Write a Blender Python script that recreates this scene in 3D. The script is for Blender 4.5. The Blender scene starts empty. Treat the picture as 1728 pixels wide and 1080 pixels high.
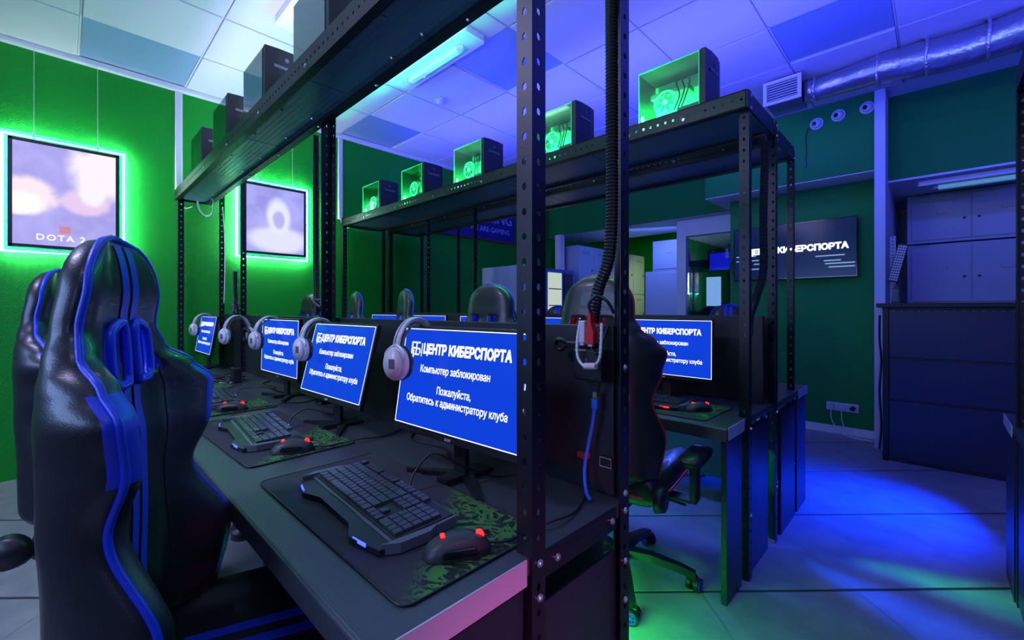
import bpy, bmesh, math, random
from math import sin, cos, pi, radians as rad
from mathutils import Vector, Matrix, Euler
random.seed(7)
sc = bpy.context.scene
C = sc.collection

# ------------------------------------------------------------------ camera, world, lights, exposure
cam_d = bpy.data.cameras.new('camera'); cam = bpy.data.objects.new('camera', cam_d); C.objects.link(cam)
cam_d.sensor_width = 36; cam_d.lens = 736.7/1728*36; cam_d.shift_y = -18/1728; cam_d.clip_start = .02
cam.location = (0, 0, 1.25); cam.rotation_euler = (rad(90), 0, rad(44.18))
sc.camera = cam
w = bpy.data.worlds.new('world'); sc.world = w; w.use_nodes = True
w.node_tree.nodes['Background'].inputs[0].default_value = (.12, .2, .55, 1)
w.node_tree.nodes['Background'].inputs[1].default_value = .12
sc.view_settings.view_transform = 'Standard'; sc.view_settings.look = 'None'
sc.view_settings.gamma = 1; sc.view_settings.use_curve_mapping = False
sc.view_settings.exposure = 0.0

def area(name, loc, size, color, power, direction, spread=180):
    d = bpy.data.lights.new(name, 'AREA'); d.shape = 'RECTANGLE'; d.size, d.size_y = size
    d.color = color; d.energy = power; d.spread = rad(spread)
    o = bpy.data.objects.new(name, d); C.objects.link(o); o.location = loc
    o.rotation_euler = Vector(direction).to_track_quat('-Z', 'Y').to_euler()
    return o
def point(name, loc, color, power, r=.03):
    d = bpy.data.lights.new(name, 'POINT'); d.color = color; d.energy = power; d.shadow_soft_size = r
    o = bpy.data.objects.new(name, d); C.objects.link(o); o.location = loc; return o
BLUE = (.05, .06, 1); COOL = (.56, .53, 1); GREEN = (.05, 1, .18)
# added cool white fills, no real strips, washing the ceiling over the left half
area('fill_ceiling_left', (-3.2, .93, 2.42), (2.6, .06), COOL, 25, (0, -.15, 1))
area('fill_ceiling_near', (-1.2, .93, 2.42), (1.2, .06), COOL, 10, (0, .1, 1))
area('fill_left_room', (-2.2, -1.2, 3.1), (1.1, .3), COOL, 60, (-.2, .25, -1))  # added lamp out of view, brightens the left wall
area('fill_near_desk', (.5, .1, 3.1), (.9, .3), COOL, 9, (-.25, 0, -1))  # added dim fill for the near desk, chair front and posts
# added blue fills above the rear and right hand racks, no real strips
area('fill_ceiling_rear', (-2.3, 3.05, 2.42), (3.8, .06), BLUE, 95, (0, .1, 1))
area('fill_ceiling_right', (1.2, 2.9, 2.42), (1.8, .06), BLUE, 80, (-.15, .25, 1))
area('fill_far_wall', (-1.2, 4.4, 2.95), (1.5, .1), (.06, .13, 1), 2.5, (0, 1, -.25), 110)  # added blue fill for the soffit and television wall
area('fill_reception', (.5, 3.9, 2.9), (1.2, .1), (.06, .10, 1), 3.5, (-.1, 1, -.35), 110)  # added blue fill toward the counter and niche
area('fill_behind_camera', (-1.6, -2.5, 1.8), (2.6, .8), (.30, .46, 1), 65, (0, 1, -.1))  # added soft blue fill behind the camera, for desk and chair
area('fill_chair_side', (1.0, -1.3, 1.9), (.8, .6), (.34, .44, 1), 7, (-1, .75, -.45))  # added fill aimed at the near chair's side
# under desk strips, with two added green fills
area('led_under_rear_desk', (-2.4, 2.1, .66), (3.2, .04), (.07, .14, 1), 34, (0, .35, -1))
area('fill_tower_green', (-1.5, 2.135, 2.262), (1.9, .03), (.02, 1, .16), 6, (0, -.6, -1), 100)  # added fill standing in for the towers' green glow
area('fill_floor_green', (-1.5, 1.06, .30), (1.8, .04), (.02, 1, .14), 13, (0, .75, -.62), 76)  # added green fill kept low to colour the floor
area('led_under_right_desk', (.3, 3.75, .60), (.5, .05), (.0, .03, 1), 34, (-.75, -.2, -.6), 90)
area('led_rear_gap', (-.72, 2.68, .45), (.04, .30), (.0, .06, 1), 3.2, (1, -.25, -.55), 40)
area('led_rear_gap_green', (-.72, 2.69, .40), (.04, .2), (.02, 1, .45), .6, (1, .1, -.45), 25)
area('led_magenta_row_behind', (.25, .3, .55), (.2, .05), (1, .10, .50), 1.0, (-.8, .36, -.02), 60)
area('led_back_room', (-3.4, 7.6, 2.3), (.4, .4), (.75, 1, .3), 14, (0, .3, -.6))
area('led_vestibule', (-3.0, 6.2, 2.40), (1.2, .1), (.10, .2, 1), 12, (-.3, .6, -.7))

# ------------------------------------------------------------------ helpers
MATS = {}
def mat(name, col=(.5, .5, .5), rough=.5, metal=0, emit=None, estr=1, spec=.5, bump=None, coat=0, alpha=1):
    if name in MATS: return MATS[name]
    m = bpy.data.materials.new(name); m.use_nodes = True; MATS[name] = m
    nt = m.node_tree; b = nt.nodes['Principled BSDF']
    b.inputs['Base Color'].default_value = (*col, 1); b.inputs['Roughness'].default_value = rough
    b.inputs['Metallic'].default_value = metal; b.inputs['Specular IOR Level'].default_value = spec
    b.inputs['Coat Weight'].default_value = coat
    if emit:
        b.inputs['Emission Color'].default_value = (*emit, 1); b.inputs['Emission Strength'].default_value = estr
    if bump:
        kind, scale, strength = bump
        tc = nt.nodes.new('ShaderNodeTexCoord'); bp = nt.nodes.new('ShaderNodeBump')
        bp.inputs['Strength'].default_value = strength; bp.inputs['Distance'].default_value = .01
        if kind == 'noise':
            t = nt.nodes.new('ShaderNodeTexNoise'); t.inputs['Scale'].default_value = scale; t.inputs['Detail'].default_value = 4
            nt.links.new(tc.outputs['Object'], t.inputs['Vector']); out = t.outputs['Fac']
        elif kind == 'weave':
            sep = nt.nodes.new('ShaderNodeSeparateXYZ'); nt.links.new(tc.outputs['Object'], sep.inputs[0])
            def s(ax, k):
                a = nt.nodes.new('ShaderNodeMath'); a.operation = 'MULTIPLY'; a.inputs[1].default_value = k
                nt.links.new(sep.outputs[ax], a.inputs[0])
                c = nt.nodes.new('ShaderNodeMath'); c.operation = 'SINE'; nt.links.new(a.outputs[0], c.inputs[0]); return c
            a, c = s('X', scale), s('Y', scale*.5)
            mm = nt.nodes.new('ShaderNodeMath'); mm.operation = 'MAXIMUM'
            nt.links.new(a.outputs[0], mm.inputs[0]); nt.links.new(c.outputs[0], mm.inputs[1]); out = mm.outputs[0]
        elif kind == 'herring':
            sep = nt.nodes.new('ShaderNodeSeparateXYZ'); nt.links.new(tc.outputs['Object'], sep.inputs[0])
            ad = nt.nodes.new('ShaderNodeMath'); ad.operation = 'ADD'
            nt.links.new(sep.outputs['X'], ad.inputs[0]); nt.links.new(sep.outputs['Y'], ad.inputs[1])
            pp = nt.nodes.new('ShaderNodeMath'); pp.operation = 'PINGPONG'; pp.inputs[1].default_value = .022
            nt.links.new(ad.outputs[0], pp.inputs[0])
            a2 = nt.nodes.new('ShaderNodeMath'); a2.operation = 'ADD'
            nt.links.new(pp.outputs[0], a2.inputs[0]); nt.links.new(sep.outputs['Z'], a2.inputs[1])
            mu = nt.nodes.new('ShaderNodeMath'); mu.operation = 'MULTIPLY'; mu.inputs[1].default_value = scale
            nt.links.new(a2.outputs[0], mu.inputs[0])
            si = nt.nodes.new('ShaderNodeMath'); si.operation = 'SINE'; nt.links.new(mu.outputs[0], si.inputs[0]); out = si.outputs[0]
        nt.links.new(out, bp.inputs['Height']); nt.links.new(bp.outputs['Normal'], b.inputs['Normal'])
    return m
def vary(m, c1, c2, scale, detail=4, lo=.4, hi=.6):
    nt = m.node_tree; b = nt.nodes['Principled BSDF']
    tc = nt.nodes.new('ShaderNodeTexCoord'); t = nt.nodes.new('ShaderNodeTexNoise'); t.inputs['Scale'].default_value = scale
    t.inputs['Detail'].default_value = detail
    r = nt.nodes.new('ShaderNodeValToRGB'); r.color_ramp.elements[0].color = (*c1, 1); r.color_ramp.elements[1].color = (*c2, 1)
    r.color_ramp.elements[0].position = lo; r.color_ramp.elements[1].position = hi
    nt.links.new(tc.outputs['Object'], t.inputs['Vector']); nt.links.new(t.outputs['Fac'], r.inputs['Fac'])
    nt.links.new(r.outputs['Color'], b.inputs['Base Color']); return m
def glassy(name, tint, transp=.75, rough=.05, gloss=(.8, .9, 1)):
    if name in MATS: return MATS[name]
    m = bpy.data.materials.new(name); m.use_nodes = True; MATS[name] = m
    nt = m.node_tree; nt.nodes.remove(nt.nodes['Principled BSDF'])
    o = nt.nodes['Material Output']
    t = nt.nodes.new('ShaderNodeBsdfTransparent'); t.inputs[0].default_value = (*tint, 1)
    g = nt.nodes.new('ShaderNodeBsdfGlossy'); g.inputs[0].default_value = (*gloss, 1); g.inputs['Roughness'].default_value = rough
    mx = nt.nodes.new('ShaderNodeMixShader'); mx.inputs[0].default_value = 1-transp
    nt.links.new(t.outputs[0], mx.inputs[1]); nt.links.new(g.outputs[0], mx.inputs[2]); nt.links.new(mx.outputs[0], o.inputs[0])
    return m
def me_from(bm, name, m=None, smooth=False):
    me = bpy.data.meshes.new(name); bm.to_mesh(me); bm.free()
    if m:
        for x in (m if isinstance(m, (list, tuple)) else [m]): me.materials.append(x)
    if smooth: me.polygons.foreach_set('use_smooth', [True]*len(me.polygons))
    return me
def obj(name, me, parent=None, loc=(0, 0, 0), rot=(0, 0, 0), label=None, cat=None, group=None, kind=None):
    o = bpy.data.objects.new(name, me); C.objects.link(o); o.location = loc; o.rotation_euler = rot
    if parent: o.parent = parent
    if label: o['label'] = label
    if cat: o['category'] = cat
    if group: o['group'] = group
    if kind: o['kind'] = kind
    return o
def thing(name, label, cat, loc=(0, 0, 0), rz=0, group=None):
    return obj(name, None, None, loc, (0, 0, rz), label, cat, group)
def copy_tree(o, parent=None):
    c = o.copy(); C.objects.link(c); c.parent = parent
    for ch in o.children: copy_tree(ch, c)
    return c
def dup(proto, loc, rz, label, group=None, rot=None):
    c = copy_tree(proto); c.location = loc; c.rotation_euler = rot or (0, 0, rz); c['label'] = label
    if group: c['group'] = group
    return c
class B:
    """collects shapes into one bmesh"""
    def __init__(s): s.bm = bmesh.new()
    def box(s, lo, hi, bev=0, M=None, mi=0):
        lo, hi = Vector(lo), Vector(hi); c = (lo+hi)/2; d = hi-lo
        r = bmesh.ops.create_cube(s.bm, size=1, matrix=Matrix.Translation(c) @ Matrix.Diagonal((*d, 1)))
        vs = r['verts']
        if bev:
            es = list({e for v in vs for e in v.link_edges})
            rb = bmesh.ops.bevel(s.bm, geom=es, offset=bev, segments=2, affect='EDGES', profile=.5)
            vs = list({v for f in rb['faces'] for v in f.verts} | {v for v in vs if v.is_valid})
        if M: bmesh.ops.transform(s.bm, matrix=M, verts=vs)
        if mi:
            for f in {f for v in vs for f in v.link_faces}: f.material_index = mi
        return s
    def cyl(s, p0, p1, r, r2=None, n=16, caps=True):
        p0, p1 = Vector(p0), Vector(p1); d = p1-p0
        M = Matrix.Translation((p0+p1)/2) @ d.to_track_quat('Z', 'Y').to_matrix().to_4x4()
        bmesh.ops.create_cone(s.bm, cap_ends=caps, segments=n, radius1=r, radius2=r if r2 is None else r2, depth=d.length, matrix=M); return s
    def sphere(s, c, r, n=16, sc_=(1, 1, 1)):
        bmesh.ops.create_uvsphere(s.bm, u_segments=n, v_segments=n//2, radius=r, matrix=Matrix.Translation(c) @ Matrix.Diagonal((*sc_, 1))); return s
    def tube(s, pts, r, n=8, closed=False):
        pts = [Vector(q) for q in pts]; rings = []; N = len(pts); up = None
        for i in range(N):
            if closed: t = pts[(i+1) % N]-pts[i-1]
            else: t = pts[min(i+1, N-1)]-pts[max(i-1, 0)]
            t.normalize()
            if up is None: up = Vector((0, 0, 1)) if abs(t.z) < .9 else Vector((1, 0, 0))
            up = (up-t*up.dot(t)); up.normalize(); sd = t.cross(up)
            ri = r[i] if isinstance(r, (list, tuple)) else r
            rings.append([s.bm.verts.new(pts[i]+(up*cos(a)+sd*sin(a))*ri) for a in [2*pi*k/n for k in range(n)]])
        for i in range(N if closed else N-1):
            a, b = rings[i], rings[(i+1) % N]
            for k in range(n): s.bm.faces.new((a[k], a[(k+1) % n], b[(k+1) % n], b[k]))
        if not closed: s.bm.faces.new(rings[0][::-1]); s.bm.faces.new(rings[-1])
        return s
    def prism(s, poly, axis, a, b):
        """extrude 2D polygon along an axis between a and b"""
        def P(q, t): return {'x': (t, q[0], q[1]), 'y': (q[0], t, q[1]), 'z': (q[0], q[1], t)}[axis]
        v0 = [s.bm.verts.new(P(q, a)) for q in poly]; v1 = [s.bm.verts.new(P(q, b)) for q in poly]; n = len(poly)
        s.bm.faces.new(v0[::-1]); s.bm.faces.new(v1)
        for i in range(n): s.bm.faces.new((v0[i], v0[(i+1) % n], v1[(i+1) % n], v1[i]))
        return s
    def quad(s, *p):
        s.bm.faces.new([s.bm.verts.new(q) for q in p]); return s
    def xf(s, M): bmesh.ops.transform(s.bm, matrix=M, verts=s.bm.verts[:]); return s
    def me(s, name, m, smooth=False):
        bmesh.ops.recalc_face_normals(s.bm, faces=s.bm.faces[:]); return me_from(s.bm, name, m, smooth)
def bez(pts, n=10):
    """catmull-rom through the points"""
    P = [Vector(q) for q in pts]; out = []
    for i in range(len(P)-1):
        p0, p1, p2, p3 = P[max(i-1, 0)], P[i], P[i+1], P[min(i+2, len(P)-1)]
        for k in range(n):
            t = k/n
            out.append(.5*((2*p1)+(p2-p0)*t+(2*p0-5*p1+4*p2-p3)*t*t+(-p0+3*p1-3*p2+p3)*t**3))
    return out+[P[-1]]
def cable(name, pts, r, m, label, parent=None, cat='cable', group=None, n=10):
    me = B().tube(bez(pts, n), r, 8).me(name, m, True)
    return obj(name, me, parent, label=label, cat=None if parent else cat, group=group)
TXT = {}
def text_me(s, size, m, offset=0, shear=0, align='CENTER', spacing=1):
    """flat lettering; every contour is filled on its own because the font's strokes overlap"""
    from mathutils.geometry import delaunay_2d_cdt
    k = (s, size, m.name, offset, shear, align)
    if k in TXT: return TXT[k]
    cu = bpy.data.curves.new('lettering', 'FONT'); cu.body = s; cu.size = 1; cu.fill_mode = 'NONE'
    cu.align_x = align; cu.align_y = 'CENTER'; cu.space_character = spacing; cu.resolution_u = 3
    o = bpy.data.objects.new('lettering', cu); C.objects.link(o)
    dg = bpy.context.evaluated_depsgraph_get(); src = bpy.data.meshes.new_from_object(o.evaluated_get(dg))
    bpy.data.objects.remove(o)
    co = [v.co.copy() for v in src.vertices]; nxt = {}
    for e in src.edges: nxt.setdefault(e.vertices[0], []).append(e.vertices[1]); nxt.setdefault(e.vertices[1], []).append(e.vertices[0])
    seen = set(); loops = []
    for v0 in range(len(co)):
        if v0 in seen or v0 not in nxt: continue
        lp = [v0]; seen.add(v0); cur = v0
        while True:
            n = [q for q in nxt[cur] if q not in seen]
            if not n: break
            cur = n[0] if len(lp) > 1 or v0+1 not in n else v0+1
            seen.add(cur); lp.append(cur)
        P = []
        for q in lp:
            if not P or (co[q]-P[-1]).length > 1e-4: P.append(co[q])
        if len(P) > 2 and (P[0]-P[-1]).length < 1e-4: P.pop()
        if len(P) > 2: loops.append(P)
    def sa(P): return sum(P[a-1].x*P[a].y-P[a].x*P[a-1].y for a in range(len(P)))/2
    def inside(q, P):
        r = False
        for a in range(len(P)):
            u_, v_ = P[a-1], P[a]
            if (u_.y > q.y) != (v_.y > q.y) and q.x < (v_.x-u_.x)*(q.y-u_.y)/(v_.y-u_.y)+u_.x: r = not r
        return r
    big = max(loops, key=lambda P: abs(sa(P))); sg = 1 if sa(big) > 0 else -1
    off = offset/size
    def grow(P):                                   # move every point outward from the ink
        out = []
        for a in range(len(P)):
            d1 = (P[a]-P[a-1]).normalized(); d2 = (P[(a+1) % len(P)]-P[a]).normalized()
            n = Vector((d1.y+d2.y, -d1.x-d2.x, 0))
            n = n.normalized()/max(.5, (1+d1.dot(d2))/2)**.5 if n.length > 1e-6 else n
            out.append(P[a]+n*off*sg)
        return out
    outers = [P for P in loops if sa(P)*sg > 0]; holes = [P for P in loops if sa(P)*sg < 0]
    assign = {}
    for h in holes:
        c = [a for a, P in enumerate(outers) if inside(h[0], P)]
        if c: assign.setdefault(min(c, key=lambda a: abs(sa(outers[a]))), []).append(h)
        else: outers.append(h[::-1])
    V = []; Fc = []
    for a, P in enumerate(outers):
        polys = [grow(P)]+[grow(h) for h in assign.get(a, [])]
        pts = []; eds = []
        for pl in polys:
            b0 = len(pts); pts += [Vector((q.x, q.y)) for q in pl]; eds += [(b0+t, b0+(t+1) % len(pl)) for t in range(len(pl))]
        vo, _, fo, _, _, _ = delaunay_2d_cdt(pts, eds, [], 0, 1e-5)
        b0 = len(V); V += [Vector((q.x, q.y, 0)) for q in vo]
        def wind(q, pl):
            r = 0
            for t in range(len(pl)):
                u_, v_ = pl[t-1], pl[t]
                if (u_.y > q.y) != (v_.y > q.y) and q.x < (v_.x-u_.x)*(q.y-u_.y)/(v_.y-u_.y)+u_.x: r += 1 if v_.y > u_.y else -1
            return r
        for t in fo:
            c = sum((vo[t_] for t_ in t), Vector((0, 0)))/len(t)
            if sum(wind(c, pl) for pl in polys) != 0: Fc.append(tuple(b0+t_ for t_ in t))
    me = bpy.data.meshes.new('lettering'); me.from_pydata([q*size for q in V], [], Fc); me.materials.append(m); TXT[k] = me
    return me
def lerp_tab(tab, h):
    for i in range(len(tab)-1):
        a, b = tab[i], tab[i+1]
        if h <= b[0]:
            t = max(0, (h-a[0])/(b[0]-a[0])); t = t*t*(3-2*t)
            return [a[j]+(b[j]-a[j])*t for j in range(1, len(a))]
    return list(tab[-1][1:])
def sstep(a, b, x): t = min(1, max(0, (x-a)/(b-a))); return t*t*(3-2*t)

# ------------------------------------------------------------------ materials
M_wall = mat('green_wallpaper', (.004, .28, .022), .55, spec=.2, bump=('herring', 420, .25))
M_wall2 = mat('green_paint', (.005, .25, .045), .6, spec=.25, bump=('noise', 60, .05))
M_white = mat('white_paint', (.72, .73, .78), .6, bump=('noise', 40, .05))
M_tile = mat('ceiling_tile', (.62, .63, .66), .85, bump=('noise', 160, .25))
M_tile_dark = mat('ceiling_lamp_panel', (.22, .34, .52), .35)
M_tbar = mat('ceiling_bar', (.7, .71, .75), .4)
M_grout = mat('grout', (.03, .03, .035), .8)
M_floor = vary(mat('floor_tile', (.4, .4, .4), .34, bump=('noise', 25, .04)), (.23, .23, .25), (.29, .285, .29), 6)
M_black = mat('black_steel', (.007, .008, .012), .42, .2, bump=('noise', 200, .05))
M_blackp = mat('black_plastic', (.010, .011, .014), .42)
M_gloss = mat('black_gloss', (.008, .009, .012), .12)
M_desk = mat('textured_desktop', (.045, .052, .062), .34, bump=('weave', 2400, .14))
M_under = mat('shelf_board', (.10, .18, .30), .33, bump=('weave', 500, .10))
M_panel = mat('dark_laminate', (.012, .013, .022), .35, bump=('noise', 300, .05))
M_part = mat('partition_laminate', (.016, .016, .024), .45, bump=('noise', 300, .08))
M_alu = mat('aluminium_edge', (.62, .62, .66), .35, .4)
M_bolt = mat('zinc_bolt', (.6, .6, .63), .3, .9)
M_leather = mat('black_leather', (.016, .017, .021), .36, bump=('noise', 350, .10), coat=.12)
M_bluel = mat('blue_leather', (.010, .045, .60), .38, bump=('noise', 350, .08))
M_bluep = mat('blue_plastic', (.008, .05, .75), .3)
M_redl = mat('red_piping', (.6, .01, .015), .4)
M_pad = mat('mouse_pad_cloth', (.030, .030, .040), .85, bump=('noise', 900, .1))
M_whitep = mat('white_plastic', (.62, .62, .68), .35)
M_grey = mat('grey_plastic', (.10, .11, .13), .4)
M_screen = mat('screen_blue', (.0, .0, .0), .2, emit=(.004, .045, .62), estr=1.15)
M_swhite = mat('screen_white', (.0, .0, .0), .3, emit=(.85, .92, 1), estr=1.5)
M_led = mat('blue_led', (0, 0, 0), .3, emit=(.03, .05, 1), estr=5)
M_ledr = mat('red_led', (0, 0, 0), .3, emit=(1, .018, .008), estr=3)
M_ledg = mat('green_led', (0, 0, 0), .3, emit=(.15, 1, .35), estr=7)
M_lock = mat('locker_grey', (.48, .49, .58), .45, bump=('noise', 80, .03))
M_red = mat('red_plastic', (.55, .015, .02), .35)
M_bcab = mat('blue_cable', (.02, .12, .6), .4)

# ------------------------------------------------------------------ the room
XL, ZC = -4.85, 3.22
def slab(name, lo, hi, m, parent=None, **k): return obj(name, B().box(lo, hi).me(name, m), parent, **k)
floor = slab('floor', (-5.2, -3.0, -.12), (5.2, 9.3, -.004), M_grout, kind='structure')
P = .705; q2 = math.sqrt(.5)
tme = B().box((-.349, -.346, -.006), (.349, .346, 0), .0015).me('floor_tile', M_floor)
for i in range(-14, 16):
    for j in range(-14, 16):
        U, W = 2.72+.5*1.005+1.005*i, 1.22+.49+.98*j            # U = y-x, W = y+x
        x, y = (W-U)/2, (W+U)/2
        if -4.8 < x < 2.6 and -.9 < y < 8.6 and (y < 6 or x < -1.7):
            obj('floor_tile', tme, floor, (x, y, 0), (0, 0, rad(45)))
ceil = slab('ceiling', (-5.2, -3.0, ZC+.02), (5.2, 5.95, ZC+.14), M_white, kind='structure')
gx = [-4.79, -4.12, -3.455, -2.79, -2.14, -1.495, -.845, -.2, .445, 1.09, 1.735, 2.38]
gy = [-1.9, -1.24, -.58, .085, .757, 1.45, 2.17, 2.81, 3.45, 4.065, 4.71, 5.1]
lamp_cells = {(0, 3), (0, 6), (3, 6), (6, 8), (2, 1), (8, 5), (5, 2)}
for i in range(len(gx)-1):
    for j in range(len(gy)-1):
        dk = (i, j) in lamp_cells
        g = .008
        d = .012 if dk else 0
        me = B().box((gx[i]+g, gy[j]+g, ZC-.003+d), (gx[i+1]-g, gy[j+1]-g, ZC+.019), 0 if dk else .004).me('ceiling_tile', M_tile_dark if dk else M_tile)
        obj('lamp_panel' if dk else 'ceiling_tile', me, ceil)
for x in gx[1:]:
    obj('ceiling_bar', B().box((x-.005, gy[0], ZC+.007), (x+.005, gy[-1], ZC+.018)).me('bar', M_tbar), ceil)
for y in gy:
    obj('ceiling_bar', B().box((gx[0], y-.005, ZC+.007), (gx[-1], y+.005, ZC+.018)).me('bar', M_tbar), ceil)
wl = slab('wall_left', (XL-.15, -3.0, 0), (XL, 9.2, ZC+.02), M_wall, kind='structure')
obj('cornice', B().box((XL, -3.0, ZC-.035), (XL+.05, 5.9, ZC+.01), .004).me('cornice', M_white), wl)
slab('wall_front', (-5.0, -3.0, 0), (5.0, -2.9, ZC), mat('dim_wall', (.03, .10, .09), .6), kind='structure')
slab('wall_right', (5.0, -3.0, 0), (5.1, 9.2, ZC), mat('dim_wall_right', (.02, .12, .10), .6), kind='structure')
# rear wall with lintel, soffit box and the wall that carries the television
wb = slab('wall_back', (-1.73, 5.45, 0), (-.40, 5.9, 2.52), M_wall2, kind='structure')
obj('lintel', B().box((XL, 5.9, 2.50), (-1.73, 6.1, ZC+.02)).me('lintel', M_wall2), wb)
obj('soffit_face', B().box((-1.9, 5.13, 2.516), (-.40, 5.17, ZC)).me('soffit_face', M_wall2), wb)
obj('soffit_side', B().box((-1.9, 5.17, 2.516), (-1.86, 5.9, ZC)).me('soffit_side', M_wall2), wb)
obj('soffit_underside', B().box((-1.898, 5.132, 2.508), (-.402, 5.9, 2.515)).me('soffit_underside', M_white), wb)
bb = slab('baseboard_back', (-1.73, 5.435, 0), (-.40, 5.45, .075), M_white, kind='structure')
tr = slab('trim_1', (-.40, 5.10, 0), (-.325, 5.46, ZC), M_white, kind='structure')
wn = slab('wall_niche', (-.325, 5.42, 2.46), (3.0, 5.52, ZC+.02), M_wall2, kind='structure')
obj('niche_ceiling', B().box((-.325, 5.42, 2.44), (3.0, 7.0, 2.459)).me('niche_ceiling', M_white), wn)
obj('niche_back', B().box((-.40, 7.0, 0), (3.0, 7.1, 2.46)).me('niche_back', M_white), wn)
obj('niche_side', B().box((-.40, 5.46, 0), (-.325, 7.0, 2.46)).me('niche_side', M_white), wn)
# the rooms beyond the lintel
wr = slab('wall_rear', (-5.0, 9.1, 0), (-.4, 9.2, 3.0), M_wall, kind='structure')
obj('vestibule_ceiling', B().box((XL, 5.91, 2.497), (-1.73, 6.9, 2.53)).me('vestibule_ceiling', M_white), wr)
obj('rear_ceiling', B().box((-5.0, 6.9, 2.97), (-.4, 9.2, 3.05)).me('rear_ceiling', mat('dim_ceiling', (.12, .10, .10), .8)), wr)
obj('dividing_wall', B().box((-2.55, 6.14, 0), (-2.49, 9.1, 2.97)).me('dividing_wall', M_wall2), wr)
# plastic cable trunking on the left wall
for n, (y0, zt, zb, lb) in enumerate([(.72, ZC-.04, 2.25, 'white vertical cable trunking above the near rack end'), (2.19, ZC-.04, 2.27, 'white vertical cable trunking above the far rack end')]):
    t = thing('cable_trunking', lb, 'trunking', (XL, y0, zb))
    obj('channel', B().box((0, -.026, 0), (.022, .026, zt-zb), .003).me('channel', M_white), t)
    obj('lid', B().box((.022, -.019, 0), (.026, .019, zt-zb), .0015).me('lid', M_whitep), t)
    cable('wire', [(.015, .0, .01), (.03, .01, -.05), (.06, .04, -.10), (.12, .08, -.09)], .004, M_whitep, None, t)

# ------------------------------------------------------------------ racks with punched angle posts
def punched(w_, h_, pitch=.05, hw=.0055, hh=.0085):
    """flat strip in the XZ plane (x -w..0) with real slots"""
    bm = bmesh.new(); n = max(1, int(h_/pitch)); ph = h_/n; cx = -w_/2
    for k in range(n):
        z0, z1 = k*ph, (k+1)*ph; cz = (z0+z1)/2
        rect = [(-w_, z0), (cx, z0), (0, z0), (0, cz), (0, z1), (cx, z1), (-w_, z1), (-w_, cz)]
        a = .5; oc = [(-hw, -hh*a), (-hw*a*.0, -hh), (hw, -hh*a), (hw*1.0, 0), (hw, hh*a), (0, hh), (-hw, hh*a), (-hw, 0)]
        rv = [bm.verts.new((x, 0, z)) for x, z in rect]; ov = [bm.verts.new((cx+x, 0, cz+z)) for x, z in oc]
        for i in range(8): bm.faces.new((rv[i], rv[(i+1) % 8], ov[(i+1) % 8], ov[i]))
    bmesh.ops.remove_doubles(bm, verts=bm.verts[:], dist=1e-5)
    return bm
def angle_post_me(h_, wd=.042):
    """L section, corner at the origin, flanges along -X (in plane y=0) and +Y (in plane x=0)"""
    a = punched(wd, h_); b = punched(wd, h_)
    bmesh.ops.transform(b, matrix=Matrix.Rotation(-pi/2, 4, 'Z'), verts=b.verts[:])
    tmp = bpy.data.meshes.new('tmp'); b.to_mesh(tmp); a.from_mesh(tmp); b.free(); bpy.data.meshes.remove(tmp)
    bmesh.ops.remove_doubles(a, verts=a.verts[:], dist=1e-5)
    bmesh.ops.recalc_face_normals(a, faces=a.faces[:])
    bmesh.ops.solidify(a, geom=a.faces[:], thickness=.0025)
    return me_from(a, 'post', M_black)
POSTS = {}
def post(parent, x, y, h_, rz=0, z=0, wd=.042):
    k = (h_, wd)
    if k not in POSTS: POSTS[k] = angle_post_me(h_, wd)
    return obj('post', POSTS[k], parent, (x, y, z), (0, 0, rad(rz)))
bolt_me = B().cyl((0, 0, 0), (0, 0, .003), .0085, .0075, 12).cyl((0, 0, .003), (0, 0, .0055), .005, .004, 6).me('bolt', M_bolt)
def bolt(parent, p, axis='x', s=1):
    r = {'x': (0, rad(90), 0), '-y': (rad(90), 0, 0), '-z': (rad(180), 0, 0)}[axis]
    o = obj('bolt', bolt_me, parent, p, r); o.scale = (s, s, s); return o
def shelf(parent, x0, x1, y0, y1, zb, zt, board, seams, lip=True):
    n = len(seams)+1; xs = [x0]+seams+[x1]
    for i in range(n):
        obj('shelf_board', B().box((xs[i]+.002, y0+.006, zb+.018), (xs[i+1]-.002, y1-.006, zb+.036), .002).me('shelf_board', board), parent)
    # edge beams: vertical web plus punched top lip
    for (ya, sgn) in ((y0, 1), (y1, -1)):
        b = punched(zt-zb, x1-x0, .04, .006, .006)
        bmesh.ops.transform(b, matrix=Matrix.Translation((x0, ya, zt)) @ Matrix.Rotation(rad(90), 4, 'Y') @ Matrix.Rotation(pi, 4, 'Y') @ Matrix.Rotation(pi, 4, 'X') if False else Matrix.Identity(4), verts=b.verts[:])
        for v in b.verts:
            px, pz = v.co.x, v.co.z
            v.co = (x0+pz, ya, zt+px)
        bmesh.ops.recalc_face_normals(b, faces=b.faces[:]); bmesh.ops.solidify(b, geom=b.faces[:], thickness=.003)
        obj('beam', me_from(b, 'beam', M_black), parent)
        obj('beam_flange', B().box((x0, min(ya, ya+sgn*.035), zb-.001), (x1, max(ya, ya+sgn*.035), zb+.004)).me('beam_flange', M_black), parent)
        obj('top_lip', B().box((x0, min(ya, ya+sgn*.022), zt-.003), (x1, max(ya, ya+sgn*.022), zt+.001)).me('top_lip', M_black), parent)
    for xe in (x0, x1):
        obj('end_beam', B().box((xe-.004, y0, zb+.0), (xe+.004, y1, zt)).me('end_beam', M_black), parent)

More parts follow.
